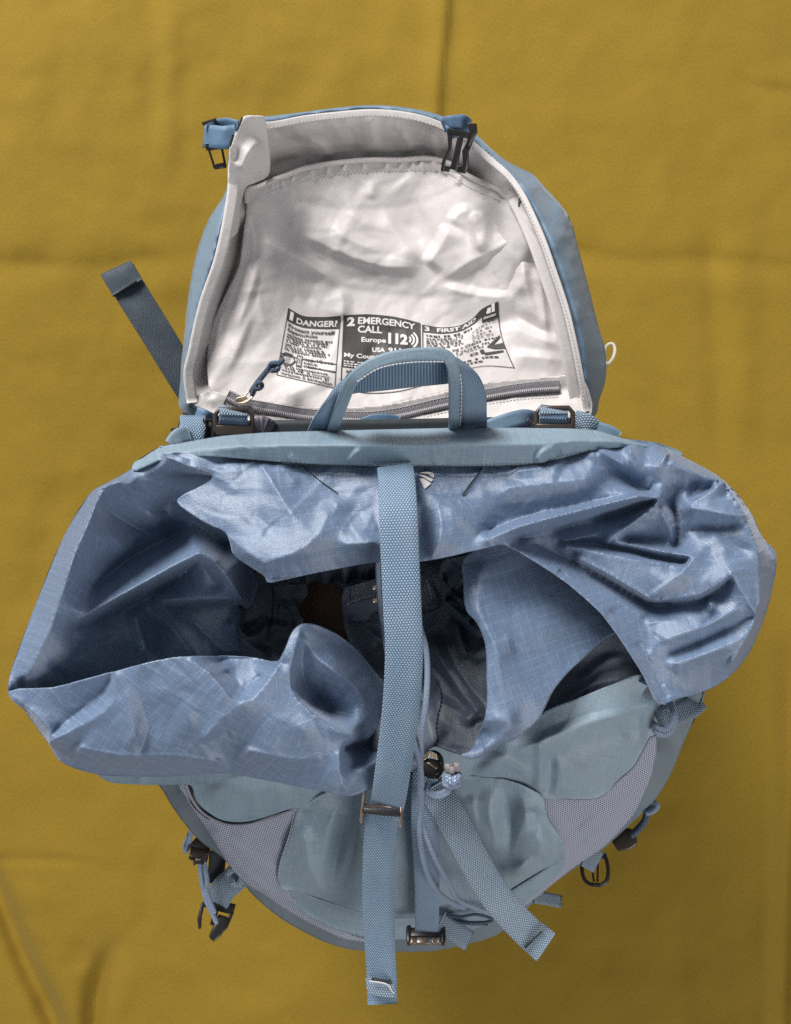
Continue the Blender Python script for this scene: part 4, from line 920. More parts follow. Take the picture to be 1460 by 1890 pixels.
# right front panel of the collar, hanging into the opening
RPo = [(856, 1028), (925, 1000), (1000, 1030), (1100, 1100), (1150, 1158), (1115, 1180), (1077, 1215), (1050, 1240), (1022, 1274), (1010, 1298), (1000, 1318), (990, 1332), (977, 1344), (948, 1366), (922, 1376), (900, 1388), (874, 1401), (850, 1394), (868, 1385), (882, 1358), (893, 1332), (899, 1290), (898, 1252), (895, 1186), (880, 1150), (860, 1126), (855, 1080)]
RPR = Relief((830, 990, 1170, 1420), 3, [[(856, 1030, 44.4), (855, 1080, 44.8), (860, 1126, 45.2), (895, 1186, 45.8), (898, 1252, 46.2), (893, 1332, 46.4)], [(886, 1060, 45.4), (885, 1130, 46.0), (918, 1200, 46.5), (925, 1270, 46.6)], [(925, 1003, 43), (1000, 1035, 41.5), (1100, 1105, 41), (1150, 1158, 41.5)], [(940, 1060, 43.6), (1000, 1100, 43.2), (1040, 1160, 43.5)], [(1077, 1215, 43.4), (1022, 1274, 45), (1000, 1318, 45.4), (977, 1344, 45.4), (948, 1366, 45.2), (922, 1376, 44.8), (874, 1401, 45.2)],
     [(893, 1333, 46.6), (920, 1330, 46.9), (940, 1327, 46.9), (941, 1340, 46.6), (922, 1365, 46.2), (874, 1399, 46)], [(960, 1330, 45.6), (980, 1290, 45.8)], [(893, 1345, 45), (880, 1370, 44.6)], [(960, 1200, 45), (990, 1250, 45.2)]],
     [([(930, 1075), (942, 1110), (945, 1150), (958, 1200)], -.2, 18, 20, .3), ([(935, 1165), (940, 1190), (950, 1210)], .22, 6, 10, .3), ([(1000, 1090), (1010, 1140), (1000, 1200)], .18, 20, 24, .3)], crinkle=.05, seed=71, rnd=1.0, flat=.8)
sheet('collar_front', RPR, RPo, M['collar'], pack, ang=.32, thick=.08, smooth_outline=3)

# left front flap, folded over
FFo = [(16, 1276), (96, 1269), (150, 1256), (206, 1241), (268, 1224), (331, 1212), (407, 1211), (470, 1214), (512, 1220), (522, 1205), (529, 1190), (536, 1172), (546, 1158), (559, 1151), (582, 1153), (608, 1163), (631, 1176), (664, 1205), (690, 1237), (712, 1265), (722, 1310), (718, 1400), (705, 1440), (684, 1455), (664, 1465), (642, 1470), (614, 1464), (551, 1452), (480, 1438), (417, 1428), (360, 1430), (300, 1434), (254, 1433), (173, 1428), (140, 1418), (110, 1404), (92, 1377), (70, 1345), (45, 1312), (22, 1292)]
RFF = Relief((0, 1130, 740, 1490), 2, [
     [(16, 1277, 45.7), (96, 1270, 46.3), (206, 1241, 47.1), (268, 1224, 47.5), (331, 1212, 47.7)], [(331, 1212, 47.7), (362, 1225, 47.8), (385, 1240, 47.8), (410, 1268, 47.7), (427, 1290, 47.5), (446, 1296, 47.4), (466, 1292, 47.2), (498, 1253, 46.8), (522, 1215, 46.5), (534, 1175, 46), (546, 1160, 45.8), (560, 1152, 45.6)],
     [(410, 1216, 44.4), (470, 1215, 43.8), (512, 1222, 44.0)], [(420, 1240, 45.2), (450, 1268, 45.6), (480, 1248, 44.8)],
     [(582, 1153, 45.0), (631, 1177, 43), (664, 1206, 41.4), (710, 1265, 40), (722, 1310, 39.6)],
     [(552, 1170, 46.2), (543, 1205, 46.5), (535, 1240, 46.5), (536, 1268, 46.5), (550, 1292, 46.5), (580, 1320, 46.5), (621, 1347, 46.4), (652, 1360, 45.8)], [(562, 1168, 45.4), (570, 1195, 45.1), (585, 1215, 45.2), (612, 1235, 45.3), (640, 1252, 44.2), (660, 1272, 43.2), (672, 1295, 42.6), (664, 1312, 42.4)],
     [(558, 1195, 44.6), (556, 1230, 43.6), (562, 1262, 42.8), (585, 1296, 41.6), (612, 1314, 41.2), (640, 1318, 41.6)], [(590, 1255, 43.4), (610, 1270, 43.0), (630, 1285, 42.2)], [(660, 1228, 42.4), (690, 1290, 41.6), (690, 1345, 41.2)],
     [(652, 1360, 45.6), (630, 1372, 45.8), (626, 1395, 45.8), (625, 1420, 45.6), (631, 1448, 45), (642, 1468, 44)], [(638, 1380, 42.2), (660, 1374, 40.4), (700, 1370, 39.6)], [(650, 1420, 44.2), (672, 1418, 43.8), (700, 1400, 43)], [(642, 1470, 43.6), (684, 1455, 43), (705, 1440, 42)],
     [(45, 1312, 44.2), (92, 1377, 43.8), (110, 1404, 43.4), (173, 1428, 43), (254, 1433, 42.6), (360, 1430, 43), (417, 1428, 43.2), (480, 1438, 43.4), (551, 1452, 43.6), (614, 1464, 43.6)],
     [(20, 1282, 45.8), (60, 1315, 46.1), (91, 1345, 46.2), (93, 1372, 46.1)], [(93, 1370, 46.2), (150, 1338, 46.6), (195, 1312, 47), (212, 1290, 47.2), (214, 1248, 47.4)], [(105, 1345, 45.2), (150, 1310, 45.4), (190, 1275, 45.9), (200, 1255, 46.3)],
     [(232, 1285, 47.4), (240, 1320, 47.2), (250, 1362, 46.9)], [(262, 1300, 46.8), (275, 1345, 46.2), (260, 1385, 45.6)], [(150, 1380, 46), (230, 1395, 45.8), (330, 1395, 45.8), (400, 1405, 45.2)],
     [(380, 1360, 46.9), (410, 1325, 47.3), (448, 1298, 47.5)], [(378, 1375, 45.8), (420, 1352, 45.9), (470, 1345, 46.1), (490, 1345, 46.3)], [(300, 1270, 47.6), (340, 1290, 47.5), (350, 1330, 47.2)], [(460, 1385, 46), (540, 1400, 45.6), (590, 1400, 45.4)], [(500, 1320, 46.7), (560, 1345, 46.5)]],
     [([(270, 1290), (290, 1330), (282, 1380)], -.15, 14, 18, .3), ([(140, 1395), (200, 1400), (270, 1392)], .2, 8, 14, .3)], crinkle=.10, seed=80, rnd=.8, flat=.85)
sheet('collar_flap', RFF, FFo, M['collar'], pack, ang=-.55, thick=.08, smooth_outline=3)
# tail of the front flap and underside of the lobe
RTL = Relief((160, 1390, 500, 1470), 2, [[(175, 1425, 42.6), (300, 1415, 42.6), (360, 1412, 42.8), (480, 1430, 42.8)], [(190, 1440, 41.4), (255, 1447, 41.4), (300, 1448, 41.6), (330, 1446, 41.8), (420, 1440, 42)], [(258, 1438, 42.4), (260, 1446, 42)]], [([(395, 1418), (440, 1428)], -.3, 8, 6, .3)], rnd=2)
sheet('collar_underside', RTL, [(175, 1420), (300, 1405), (420, 1405), (490, 1425), (430, 1436), (395, 1446), (330, 1448), (250, 1448), (195, 1441)], M['band'], pack, thick=.08)
# outer walls of the collar running down to the pack body
o1 = cr([(300, 836, 44.4), (240, 867, 43.5), (205, 887, 43.8), (172, 905, 44.1), (120, 985, 42.9), (60, 1130, 42.9), (18, 1248, 45.1), (16, 1272, 45.5), (45, 1312, 44.1), (92, 1377, 43.7), (110, 1404, 43.3), (173, 1428, 42.9), (254, 1433, 42.5), (360, 1428, 42.9)], 4)
e1 = L3(*o1.T); e1[:, :2] = np.array([-.0, 0.0]) + e1[:, :2] * np.array([.66, .62]); e1[:, 2] = .31
skirt('collar_wall', o1, e1, M['collar'], pack, rows=8, bulge=.008)
o2 = cr([(1175, 813, 44.1), (1215, 820, 43.7), (1240, 833, 43.3), (1290, 858, 42.9), (1337, 887, 43.4), (1385, 944, 42.4), (1410, 995, 42.2), (1432, 1030, 42.2), (1426, 1085, 42.4), (1402, 1165, 42.4), (1370, 1224, 42.9), (1330, 1261, 43.4), (1300, 1276, 43.7), (1240, 1288, 44.5)], 4)
e2 = L3(*o2.T); e2[:, :2] = e2[:, :2] * np.array([.66, .62]); e2[:, 2] = .31
skirt('collar_wall', o2, e2, M['collar'], pack, rows=8, bulge=.008)

# ------------------------------------------------------------------ padded roll behind the collar
rollo = [(248, 853), (262, 846), (295, 825), (330, 818), (365, 812), (400, 806), (427, 803), (492, 798), (560, 796), (636, 794), (730, 792), (820, 790), (901, 789), (1000, 790), (1060, 791), (1100, 794), (1130, 803), (1172, 813), (1200, 815), (1232, 823), (1262, 838), (1250, 845), (1215, 832), (1172, 825), (1131, 827), (1072, 836), (1035, 846), (997, 855), (950, 858), (891, 860), (800, 860), (730, 860), (657, 859), (600, 858), (521, 853), (440, 846), (385, 842), (320, 845), (295, 848), (252, 868), (243, 866)]
RR = Relief((230, 770, 1280, 880), 2, [[(248, 853, 43.6), (295, 825, 44.4), (365, 812, 44.8), (427, 803, 44.6), (492, 798, 44.4), (636, 794, 44.2), (730, 792, 44.2), (901, 789, 44.2), (1060, 791, 44), (1130, 803, 43.8), (1172, 813, 43.6), (1262, 838, 42.6)], [(295, 838, 46), (385, 826, 46.8), (460, 822, 47.2), (560, 820, 47.3), (730, 820, 47.3), (900, 818, 47.2), (1000, 818, 46.9), (1060, 812, 46.5), (1130, 813, 45.6), (1200, 822, 44.8)], [(252, 862, 44.2), (300, 848, 46), (385, 842, 46.6), (440, 846, 46.4), (521, 853, 46.2), (600, 858, 46), (730, 860, 46), (891, 860, 46), (950, 858, 45.9), (997, 855, 45.6), (1072, 836, 45.3), (1131, 827, 45), (1172, 825, 44.7), (1250, 845, 43.5)]],
     [([(428, 804), (445, 820), (480, 838)], .3, 6, 14, .3), ([(640, 858), (655, 838), (672, 828)], .4, 5, 10, .3), ([(990, 856), (1000, 838), (1030, 826)], .6, 6, 14, .2), ([(1000, 852), (1018, 836), (1040, 832)], -.4, 6, 8, .3), ([(1100, 796), (1120, 812), (1150, 818)], .25, 5, 10, .3), ([(530, 850), (545, 838)], .25, 6, 9, .3), ([(800, 858), (812, 845)], .2, 6, 9, .3), ([(296, 824), (298, 848)], -.5, 3, 4, .1)], crinkle=.06, seed=90, rnd=1.6)
sheet('padded_roll', RR, rollo, M['band'], pack, thick=.1, smooth_outline=2)
stuff(stitches('stitching', [(521, 855, 46.4), (600, 860, 46.2), (730, 862, 46.2), (891, 862, 46.2), (950, 860, 46.1), (997, 857, 45.8), (1072, 838, 45.5), (1131, 829, 45.2)], M['thread'], pack, gap=8, length=6, r=.0004))
ro = cr([(248, 853, 43.5), (295, 825, 44.3), (365, 812, 44.7), (427, 803, 44.5), (492, 798, 44.3), (636, 794, 44.1), (730, 792, 44.1), (901, 789, 44.1), (1060, 791, 43.9), (1130, 803, 43.7), (1172, 813, 43.5), (1262, 838, 42.5)], 4)
re_ = L3(*ro.T); re_[:, 0] *= .62; re_[:, 1] -= .04; re_[:, 2] = .16
skirt('back_wall', ro, re_, M['dark_body'], pack, rows=6)
# little maker's emblem beside the strap: three leaf-like strokes
def Bh(a, b, d=.14): return float(RB.at(a, b)) + d
em = bpy.data.meshes; ev = []; ef = []
def blade(pts, n=0):
    k = sum(len(a) for a in ev); q = cr(pts, 5, closed=True); ev.append(L3(q[:, 0], q[:, 1], np.array([Bh(a, b) for a, b in q]))); ef.append(tuple(range(k, k + len(q))))
blade([(774.5, 883.5), (781, 883), (788, 887), (794.5, 892), (789, 898), (784, 902), (779, 893)]); blade([(773, 877.5), (781, 877), (790, 881), (799, 885), (796, 888.5), (789, 885), (781, 880.5)]); blade([(776, 872.5), (783, 871), (792, 871), (800, 874), (800.5, 881.5), (793, 877), (785, 874)])
mesh_obj('emblem', np.concatenate(ev), ef, M['inkw'], pack, np.concatenate(ev)[:, :2], smooth=False)
stuff(stitches('seam', [(893, 861), (872, 888), (852, 916)], M['thread'], backp, gap=5, length=5.5, R=RB, r=.0006)); stuff(stitches('seam', [(560, 862), (592, 888), (624, 911)], M['thread'], backp, gap=5, length=5.5, R=RB, r=.0004))
# ------------------------------------------------------------------ pack body
BBo = [(250, 1425), (293, 1450), (316, 1486), (342, 1522), (372, 1555), (411, 1584), (438, 1617), (470, 1655), (517, 1694), (559, 1719), (609, 1742), (658, 1754), (740, 1757), (800, 1755), (860, 1743), (920, 1724), (980, 1670), (1018, 1634), (1062, 1602), (1112, 1568), (1153, 1531), (1207, 1478), (1240, 1425), (1262, 1370), (1290, 1310), (1300, 1275), (1200, 1240), (1000, 1300), (850, 1370), (500, 1400)]
sil = [(a, b, h) for (a, b), h in zip(BBo[:26], [38, 36.5, 35.5, 34.5, 33.2, 32, 31, 29.5, 28, 26.8, 25.6, 25, 24.8, 25, 25.4, 26, 27, 28.4, 29.6, 31, 32.2, 33.6, 35, 36.5, 38, 38.5])]
RBB = Relief((230, 1220, 1320, 1770), 4, [sil, [(250, 1425, 38), (500, 1400, 38), (850, 1370, 39), (1000, 1300, 39.5), (1200, 1240, 39.5)], [(350, 1460, 38.3), (400, 1540, 35.6), (460, 1620, 32.4), (540, 1690, 29.4), (640, 1725, 27.6), (760, 1735, 27.2), (880, 1715, 27.9), (980, 1640, 29.8), (1070, 1570, 32), (1140, 1500, 34.4), (1215, 1390, 38)], [(400, 1470, 36.5), (560, 1460, 37), (740, 1440, 37.6), (960, 1400, 38)], [(520, 1600, 31.6), (620, 1660, 28.6), (740, 1670, 27.6), (900, 1650, 28.6), (1000, 1600, 30.5)]], crinkle=.12, seed=100, rnd=3)
body = sheet('main_body', RBB, BBo, M['dark_body'], pack, thick=.1)
bo = cr(np.array(sil), 3); be = L3(*bo.T); be[:, 0] *= .80; be[:, 1] = -.12 + (be[:, 1] + .12) * .72; be[:, 2] = .012
skirt('bottom_wall', bo, be, M['dark_body'], pack, rows=8, bulge=.012)
mid = np.array([0, -.16, .012])
# closed back of the pack, resting on the cloth
ring_ = list(be) + [(.20, -.02, .012), (.17, .03, .014), (-.17, .03, .014), (-.20, -.02, .012)]
mesh_obj('back_panel', np.array([mid] + ring_), [(0, i, i % len(ring_) + 1) for i in range(1, len(ring_) + 1)], M['dark_body'], pack, np.array([mid] + ring_)[:, :2])
sw1 = [(.20, -.02, .012), (.18, .06, .014)]; 
for sx in (-1, 1):
    a = np.array([(sx * .18, -.13, .33), (sx * .18, -.0, .36), (sx * .16, .035, .36)]); b = np.array([(sx * .20, -.16, .014), (sx * .19, -.02, .014), (sx * .165, .03, .014)])
    v = np.concatenate([a * (1 - t) + b * t for t in np.linspace(0, 1, 6)]); f = [(r * 3 + i, r * 3 + i + 1, r * 3 + i + 4, r * 3 + i + 3) for r in range(5) for i in range(2)]
    mesh_obj('side_panel', v, f, M['dark_body'], pack, v[:, 1:])

# upper front fabric below the collar
UFl = [(290, 1440), (329, 1448), (352, 1450), (362, 1478), (385, 1500), (411, 1514), (451, 1517), (490, 1508), (545, 1492), (600, 1500), (720, 1500), (720, 1400), (500, 1400), (300, 1410)]
RU = Relief((280, 1390, 740, 1530), 3, [[(290, 1440, 38.8), (340, 1450, 39.2), (362, 1478, 38.3), (411, 1514, 37.3), (490, 1508, 37.8), (545, 1492, 38.4), (720, 1500, 38.4)], [(300, 1410, 40), (500, 1400, 41), (720, 1400, 41)], [(400, 1460, 39.9), (520, 1460, 39.8)]], [([(460, 1510), (470, 1480), (465, 1450)], .15, 12, 16, .3)], crinkle=.06, seed=101, rnd=2)
sheet('front_panel', RU, UFl, M['body'], pack, thick=.08)
UFr = [(770, 1380), (835, 1375), (900, 1370), (960, 1345), (1010, 1310), (1077, 1285), (1135, 1262), (1190, 1245), (1225, 1290), (1212, 1345), (1203, 1365), (1188, 1390), (1172, 1418), (1142, 1446), (1108, 1474), (1059, 1478), (1002, 1474), (970, 1452), (922, 1437), (895, 1440), (840, 1440), (770, 1440)]
RUR = Relief((760, 1230, 1240, 1490), 3, [[(770, 1380, 41.6), (900, 1368, 42), (960, 1345, 42.2), (1077, 1285, 42.4), (1190, 1245, 42)], [(770, 1440, 39.6), (850, 1432, 40), (922, 1440, 40), (970, 1455, 39.6), (1002, 1474, 38.9), (1059, 1478, 38.2), (1108, 1474, 38), (1142, 1446, 38), (1188, 1390, 38.6), (1225, 1290, 39.4)], [(900, 1410, 41.6), (960, 1385, 42.6), (1040, 1352, 42.7), (1120, 1318, 42.4), (1200, 1300, 41.4)], [(1000, 1400, 41.5), (1080, 1400, 41), (1150, 1360, 40.8)]],
      [([(940, 1390), (1000, 1366), (1080, 1335), (1180, 1310)], .5, 8, 20, .2), ([(996, 1362), (998, 1410), (995, 1470)], .55, 12, 8, .2), ([(1010, 1385), (1016, 1425), (1008, 1475)], -.5, 8, 16, .25), ([(1030, 1395), (1040, 1435), (1036, 1478)], .45, 12, 30, .3), ([(1175, 1315), (1182, 1350), (1178, 1385)], .35, 6, 10, .3), ([(840, 1430), (900, 1405), (960, 1430), (985, 1450)], -.3, 8, 12, .3), ([(890, 1395), (930, 1410), (985, 1440)], .35, 10, 18, .3)], crinkle=.04, seed=102, rnd=1.5)
sheet('front_panel', RUR, UFr, M['body'], pack, ang=-.25, thick=.08, smooth_outline=3)
# dark gap lining inside the left pocket mouth
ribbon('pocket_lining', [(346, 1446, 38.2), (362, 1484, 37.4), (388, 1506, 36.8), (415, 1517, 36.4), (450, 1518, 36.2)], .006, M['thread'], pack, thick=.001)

# mesh side pockets
ML = [(329, 1448), (343, 1447), (352, 1470), (368, 1494), (390, 1510), (420, 1521), (455, 1521), (490, 1512), (520, 1503), (552, 1492), (560, 1560), (530, 1640), (580, 1690), (640, 1722), (690, 1738), (640, 1734), (600, 1718), (560, 1698), (520, 1675), (490, 1654), (454, 1631), (425, 1600), (402, 1566), (379, 1529), (356, 1496), (342, 1472)]
RML = Relief((320, 1430, 700, 1750), 3, [[(329, 1448, 38.6), (356, 1496, 36.8), (402, 1566, 34.4), (454, 1631, 32.2), (520, 1675, 30.3), (600, 1718, 28.6), (690, 1738, 27.8)], [(343, 1447, 38.8), (368, 1494, 37.6), (390, 1510, 37.2), (455, 1521, 37.2), (552, 1492, 38.4)], [(390, 1540, 36.3), (430, 1590, 34.8), (500, 1650, 32.6), (560, 1680, 30.6), (640, 1722, 28.8)], [(560, 1560, 36.4), (530, 1640, 33.2)]],
     [([(372, 1510), (420, 1548), (470, 1585), (520, 1610)], .35, 8, 20, .2), ([(420, 1535), (480, 1560), (545, 1570)], .25, 8, 14, .25), ([(400, 1560), (460, 1610), (520, 1640)], -.2, 10, 10, .3)], crinkle=.04, seed=103, rnd=1.5)
pm1 = sheet('mesh_pocket', RML, ML, M['mesh'], pack, ang=.3, thick=.06)
MR = [(1000, 1468), (1030, 1474), (1059, 1476), (1085, 1476), (1107, 1472), (1125, 1459), (1140, 1444), (1170, 1416), (1188, 1385), (1200, 1362), (1210, 1358), (1212, 1377), (1207, 1410), (1199, 1440), (1186, 1470), (1173, 1497), (1150, 1526), (1114, 1563), (1059, 1601), (1010, 1640), (960, 1678), (900, 1700), (960, 1650), (1030, 1600), (1034, 1560), (1010, 1514)]
RMR = Relief((890, 1340, 1230, 1710), 3, [[(1000, 1468, 39), (1059, 1476, 38.4), (1107, 1472, 38.2), (1140, 1444, 38.3), (1188, 1385, 38.8), (1210, 1358, 38.9)], [(1212, 1377, 38.2), (1199, 1440, 36.6), (1173, 1497, 35), (1114, 1563, 32.8), (1059, 1601, 31.2), (1010, 1640, 29.8), (960, 1678, 28.4), (900, 1700, 28)], [(1150, 1470, 37), (1110, 1530, 35.2), (1050, 1580, 33.6), (990, 1640, 31)], [(1010, 1514, 38.2), (1034, 1560, 36.4), (1030, 1600, 34.2), (960, 1650, 31.6)]],
     [([(1040, 1565), (1090, 1515), (1140, 1480), (1185, 1420)], .3, 5, 12, .2), ([(1042, 1590), (1100, 1540), (1150, 1500)], .3, 5, 11, .2), ([(1040, 1600), (1090, 1570), (1130, 1540)], .2, 5, 9, .2)], crinkle=.03, seed=104, rnd=1.4)
pm2 = sheet('mesh_pocket', RMR, MR, M['mesh'], pack, ang=-.6, thick=.06)
tube('pocket_binding', [(a, b, float(RML.at(a, b)) + .05) for a, b in ML[1:10]], .0012, M['mesh2'], pm1, seg=6)
tube('pocket_binding', [(a, b, float(RMR.at(a, b)) + .05) for a, b in MR[:11]], .0012, M['mesh2'], pm2, seg=6)

# crumpled centre pocket of the front
FPo = [(552, 1486), (575, 1474), (600, 1463), (650, 1440), (760, 1430), (850, 1428), (904, 1436), (925, 1437), (948, 1443), (970, 1452), (1003, 1471), (1008, 1492), (1014, 1514), (1026, 1532), (1037, 1551), (1041, 1582), (1000, 1606), (960, 1630), (918, 1655), (860, 1676), (800, 1690), (740, 1694), (690, 1690), (640, 1676), (590, 1658), (545, 1645), (520, 1642), (513, 1625), (512, 1612), (520, 1578), (530, 1550), (540, 1520)]
RFP = Relief((500, 1420, 1055, 1710), 3, [[(552, 1486, 38.6), (600, 1463, 39.6), (650, 1440, 40), (760, 1430, 40), (850, 1430, 40), (925, 1437, 40.6), (970, 1452, 40.6), (1003, 1471, 39.6), (1014, 1514, 38.6), (1037, 1551, 37.2), (1041, 1582, 35.6)], [(552, 1486, 38.6), (530, 1550, 36.8), (512, 1615, 34.2)], [(513, 1630, 33.4), (590, 1658, 32.2), (690, 1688, 30.4), (740, 1692, 30), (800, 1688, 30.2), (918, 1652, 32), (1000, 1606, 34), (1041, 1582, 35.3)],
     [(560, 1540, 38.2), (570, 1600, 36), (590, 1630, 34.6)], [(985, 1500, 40), (1010, 1560, 37.6), (960, 1600, 36.2)], [(700, 1500, 39), (700, 1600, 35.6), (780, 1600, 35.4), (800, 1500, 39)]],
     [([(642, 1466), (605, 1530), (598, 1610)], .8, 26, 14, .5), ([(648, 1470), (630, 1535), (611, 1645)], -1.5, 17, 12, .5), ([(662, 1474), (656, 1540), (645, 1590), (616, 1650)], 1.1, 12, 18, .5), ([(560, 1500), (600, 1520), (600, 1580)], .35, 18, 24, .3), ([(545, 1640), (620, 1650), (680, 1690)], .25, 8, 14, .3),
      ([(922, 1438), (903, 1495), (928, 1590)], 1.0, 24, 12, .5), ([(924, 1442), (944, 1510), (936, 1600)], -1.4, 14, 16, .5), ([(960, 1460), (968, 1510), (940, 1580)], 1.0, 14, 22, .45), ([(975, 1530), (1000, 1560), (990, 1590)], 0.8, 14, 20, .3), ([(870, 1460), (880, 1520), (905, 1590)], .7, 20, 26, .2), ([(905, 1595), (950, 1612), (1000, 1590)], .5, 10, 18, .3), ([(685, 1500), (690, 1600), (700, 1670)], -.3, 14, 18, .3), ([(840, 1620), (880, 1640), (930, 1640)], .3, 10, 14, .3)], crinkle=.09, seed=105, rnd=1.0)
fp = sheet('front_pocket', RFP, FPo, M['body'], pack, ang=.05, thick=.04, smooth_outline=3)
# taper strip under the pocket
LOo = [(514, 1634), (590, 1660), (690, 1690), (740, 1694), (800, 1690), (918, 1655), (1000, 1608), (1041, 1583), (1041, 1600), (1000, 1640), (960, 1672), (900, 1705), (850, 1722), (780, 1733), (700, 1733), (640, 1722), (580, 1697), (540, 1668)]
RLO = Relief((500, 1570, 1055, 1745), 3, [[(514, 1634, 33), (590, 1660, 31.9), (690, 1690, 30.2), (800, 1690, 30), (918, 1655, 31.8), (1041, 1583, 35)], [(540, 1668, 31.2), (640, 1722, 28.6), (700, 1733, 28.2), (780, 1733, 28.2), (850, 1722, 28.8), (960, 1672, 30.6), (1041, 1600, 34)]], [([(900, 1680), (960, 1645), (1020, 1610)], .25, 6, 10, .3), ([(560, 1665), (640, 1700), (720, 1712)], .2, 8, 14, .3), ([(700, 1715), (790, 1705), (850, 1700)], -.3, 6, 8, .3)], crinkle=.1, seed=106, rnd=1.5)
sheet('lower_panel', RLO, LOo, M['body'], pack, thick=.08, smooth_outline=3)

# ------------------------------------------------------------------ straps and cords down the front
main = ribbon('compression_strap', [(729, 861, 46.4), (732, 885, 47.8), (735, 940, 49.6), (739, 1040, 49.8), (743, 1130, 49.6), (746, 1190, 49.3), (743, 1270, 48.4), (735, 1350, 47), (724, 1430, 45.2), (716, 1480, 43.4), (709, 1503, 42.3)], .0250, M['web'], pack, thick=.0022)
main['label'] = 'wide main strap crossing the opening down to its buckle'
ribbon('compression_strap', [(707, 1500, 41.9), (703, 1530, 41.4), (699, 1600, 39.8), (698, 1650, 38.4), (700, 1720, 36.8), (703, 1770, 36), (705, 1808, 35.6), (706, 1852, 35.2)], .0250, M['web'], pack, thick=.0022)
g = Geo()
pl = Plane2(703, 1822, 36.0, ang=.05, tip=-.15)
g.add(pl.prism([(-13.2, -6), (-9, -7), (4, -6.2), (10, -4), (12.5, 1), (13.6, 6), (9, 7.2), (-8, 5.6), (-11.5, 2)], -.4, 1.6)); g.obj('strap_hem', M['webg'], pack, bevel=.0005)
stuff(stitches('stitching', [(682, 1811, 36.6), (700, 1813, 36.7), (716, 1818, 36.7), (724, 1830, 36.6), (730, 1836, 36.5)], M['threadl'], pack, gap=4.5, length=4.5, r=.0006)); ribbon('stitch_bar', [(686, 1807, 36.1), (705, 1809, 36.15), (722, 1812, 36.1)], .002, M['thread'], pack, thick=.001)
# ladder-lock buckle of the main strap
g = Geo(); pl = Plane2(704, 1500, 43.5, ang=.09)
for s0 in (-1, 1):
    g.add(pl.prism([(s0 * 13.2, -15 if s0 < 0 else -6), (s0 * 15.2, -13 if s0 < 0 else -6), (s0 * 15.4, 7), (s0 * 13.8, 9), (s0 * 13.0, 7)], -1.6, 1.8))
g.add(pl.path([(-14, 0, .8), (14, 0, .8)], 1.5, smooth=False)); g.add(pl.path([(-14, -4, -2), (14, -4, -2)], 1.4, smooth=False)); g.add(pl.path([(-13.5, -14.5, -1), (-9, -18, -2)], 1.0, smooth=False))
bk = g.obj('ladder_buckle', M['bronze'], pack, bevel=.0005)
g = Geo(); g.add(pl.box(-13.2, -2.4, 13.2, 1.8, 1.9, 3.0)); g.obj('buckle_bar', M['black'], bk, bevel=.0007)

mid_s = ribbon('centre_strap', [(786, 1410, 40.6), (784, 1450, 40.6), (784, 1520, 40.2), (786, 1580, 38.4), (788, 1640, 36), (788, 1690, 33.6), (787, 1722, 31.5)], .0205, M['web'], pack, thick=.002)
ribbon('side_strap', [(800, 1450, 40.8), (822, 1490, 41.2), (850, 1540, 41), (882, 1600, 40.4), (912, 1650, 39.8), (945, 1690, 39.4), (985, 1730, 39), (1005, 1747, 38.9)], .0240, M['webg'], pack, thick=.002)
ribbon('strap_hem', [(987, 1730, 39.35), (1007, 1748, 39.2)], .0250, M['webg'], pack, thick=.0022, n=2)
ribbon('stitch_bar', [(968, 1748, 39.45), (985, 1733, 39.5), (1000, 1719, 39.45)], .0017, M['thread'], pack, thick=.001)
# side-release buckle at the foot of the centre strap
g = Geo(); pl = Plane2(786, 1724, 31.8, tip=.35)
g.add(pl.box(-15, -5, 15, 3, -4, 2)); 
for s0 in (-1, 1): g.add(pl.prism([(s0 * 13, -7), (s0 * 17, -6), (s0 * 17.5, 3), (s0 * 16, 9), (s0 * 13, 8)], -4, 3.2))
fb = g.obj('side_release_buckle', M['black'], pack, bevel=.0009)
g = Geo()
for a, b in ((-14, -9), (-8, 3), (5, 8), (9.5, 13)): g.add(pl.box(a, 3.2, b, 8.5, -2, 2.6))
g.obj('buckle_teeth', M['bronze'], fb, bevel=.0007)
# web tab and dark loops at the foot of the pocket
ribbon('web_tab', [(812, 1700, 31.6), (830, 1712, 31.4), (850, 1726, 31), (866, 1737, 30.6)], .0175, M['webg'], pack, thick=.002)
tube('elastic_loop', [(826, 1690, 31.4), (850, 1692, 31.8), (880, 1688, 32.2), (910, 1698, 32), (880, 1704, 31.6), (845, 1702, 31.4), (826, 1690, 31.4)], .0013, M['cordd'], pack)
ribbon('elastic_loop', [(830, 1690, 31.2), (860, 1703, 31.2), (900, 1704, 31.5)], .004, M['dark_body'], pack)

# drawcord
tube('drawcord', [(697, 1034, 45), (698, 1060, 43), (700, 1100, 41), (704, 1140, 41), (712, 1190, 42), (722, 1240, 43), (740, 1300, 43), (760, 1360, 43.6)], .0020, M['cord'], pack)
tube('drawcord', [(765, 1130, 42), (776, 1160, 42.5), (786, 1195, 43.2), (789, 1240, 44), (786, 1300, 45), (780, 1345, 45.2), (777, 1390, 44.8), (776, 1430, 43.6), (776, 1480, 42.6), (780, 1520, 42), (793, 1560, 41.4), (806, 1590, 40.6), (826, 1625, 39.2), (846, 1660, 37.2), (880, 1676, 36), (915, 1690, 34.8)], .0022, M['cord'], pack)
tube('drawcord', [(757, 1345, 45.2), (764, 1370, 45.4), (773, 1400, 45), (778, 1440, 43.8), (777, 1490, 42.6), (774, 1530, 42), (780, 1580, 40.8), (792, 1620, 39.2), (812, 1650, 37.6), (838, 1668, 36.2), (858, 1675, 35.4)], .0022, M['cord'], pack)
g = Geo(); pl = Plane2(797, 1414, 43.2, ang=.1)
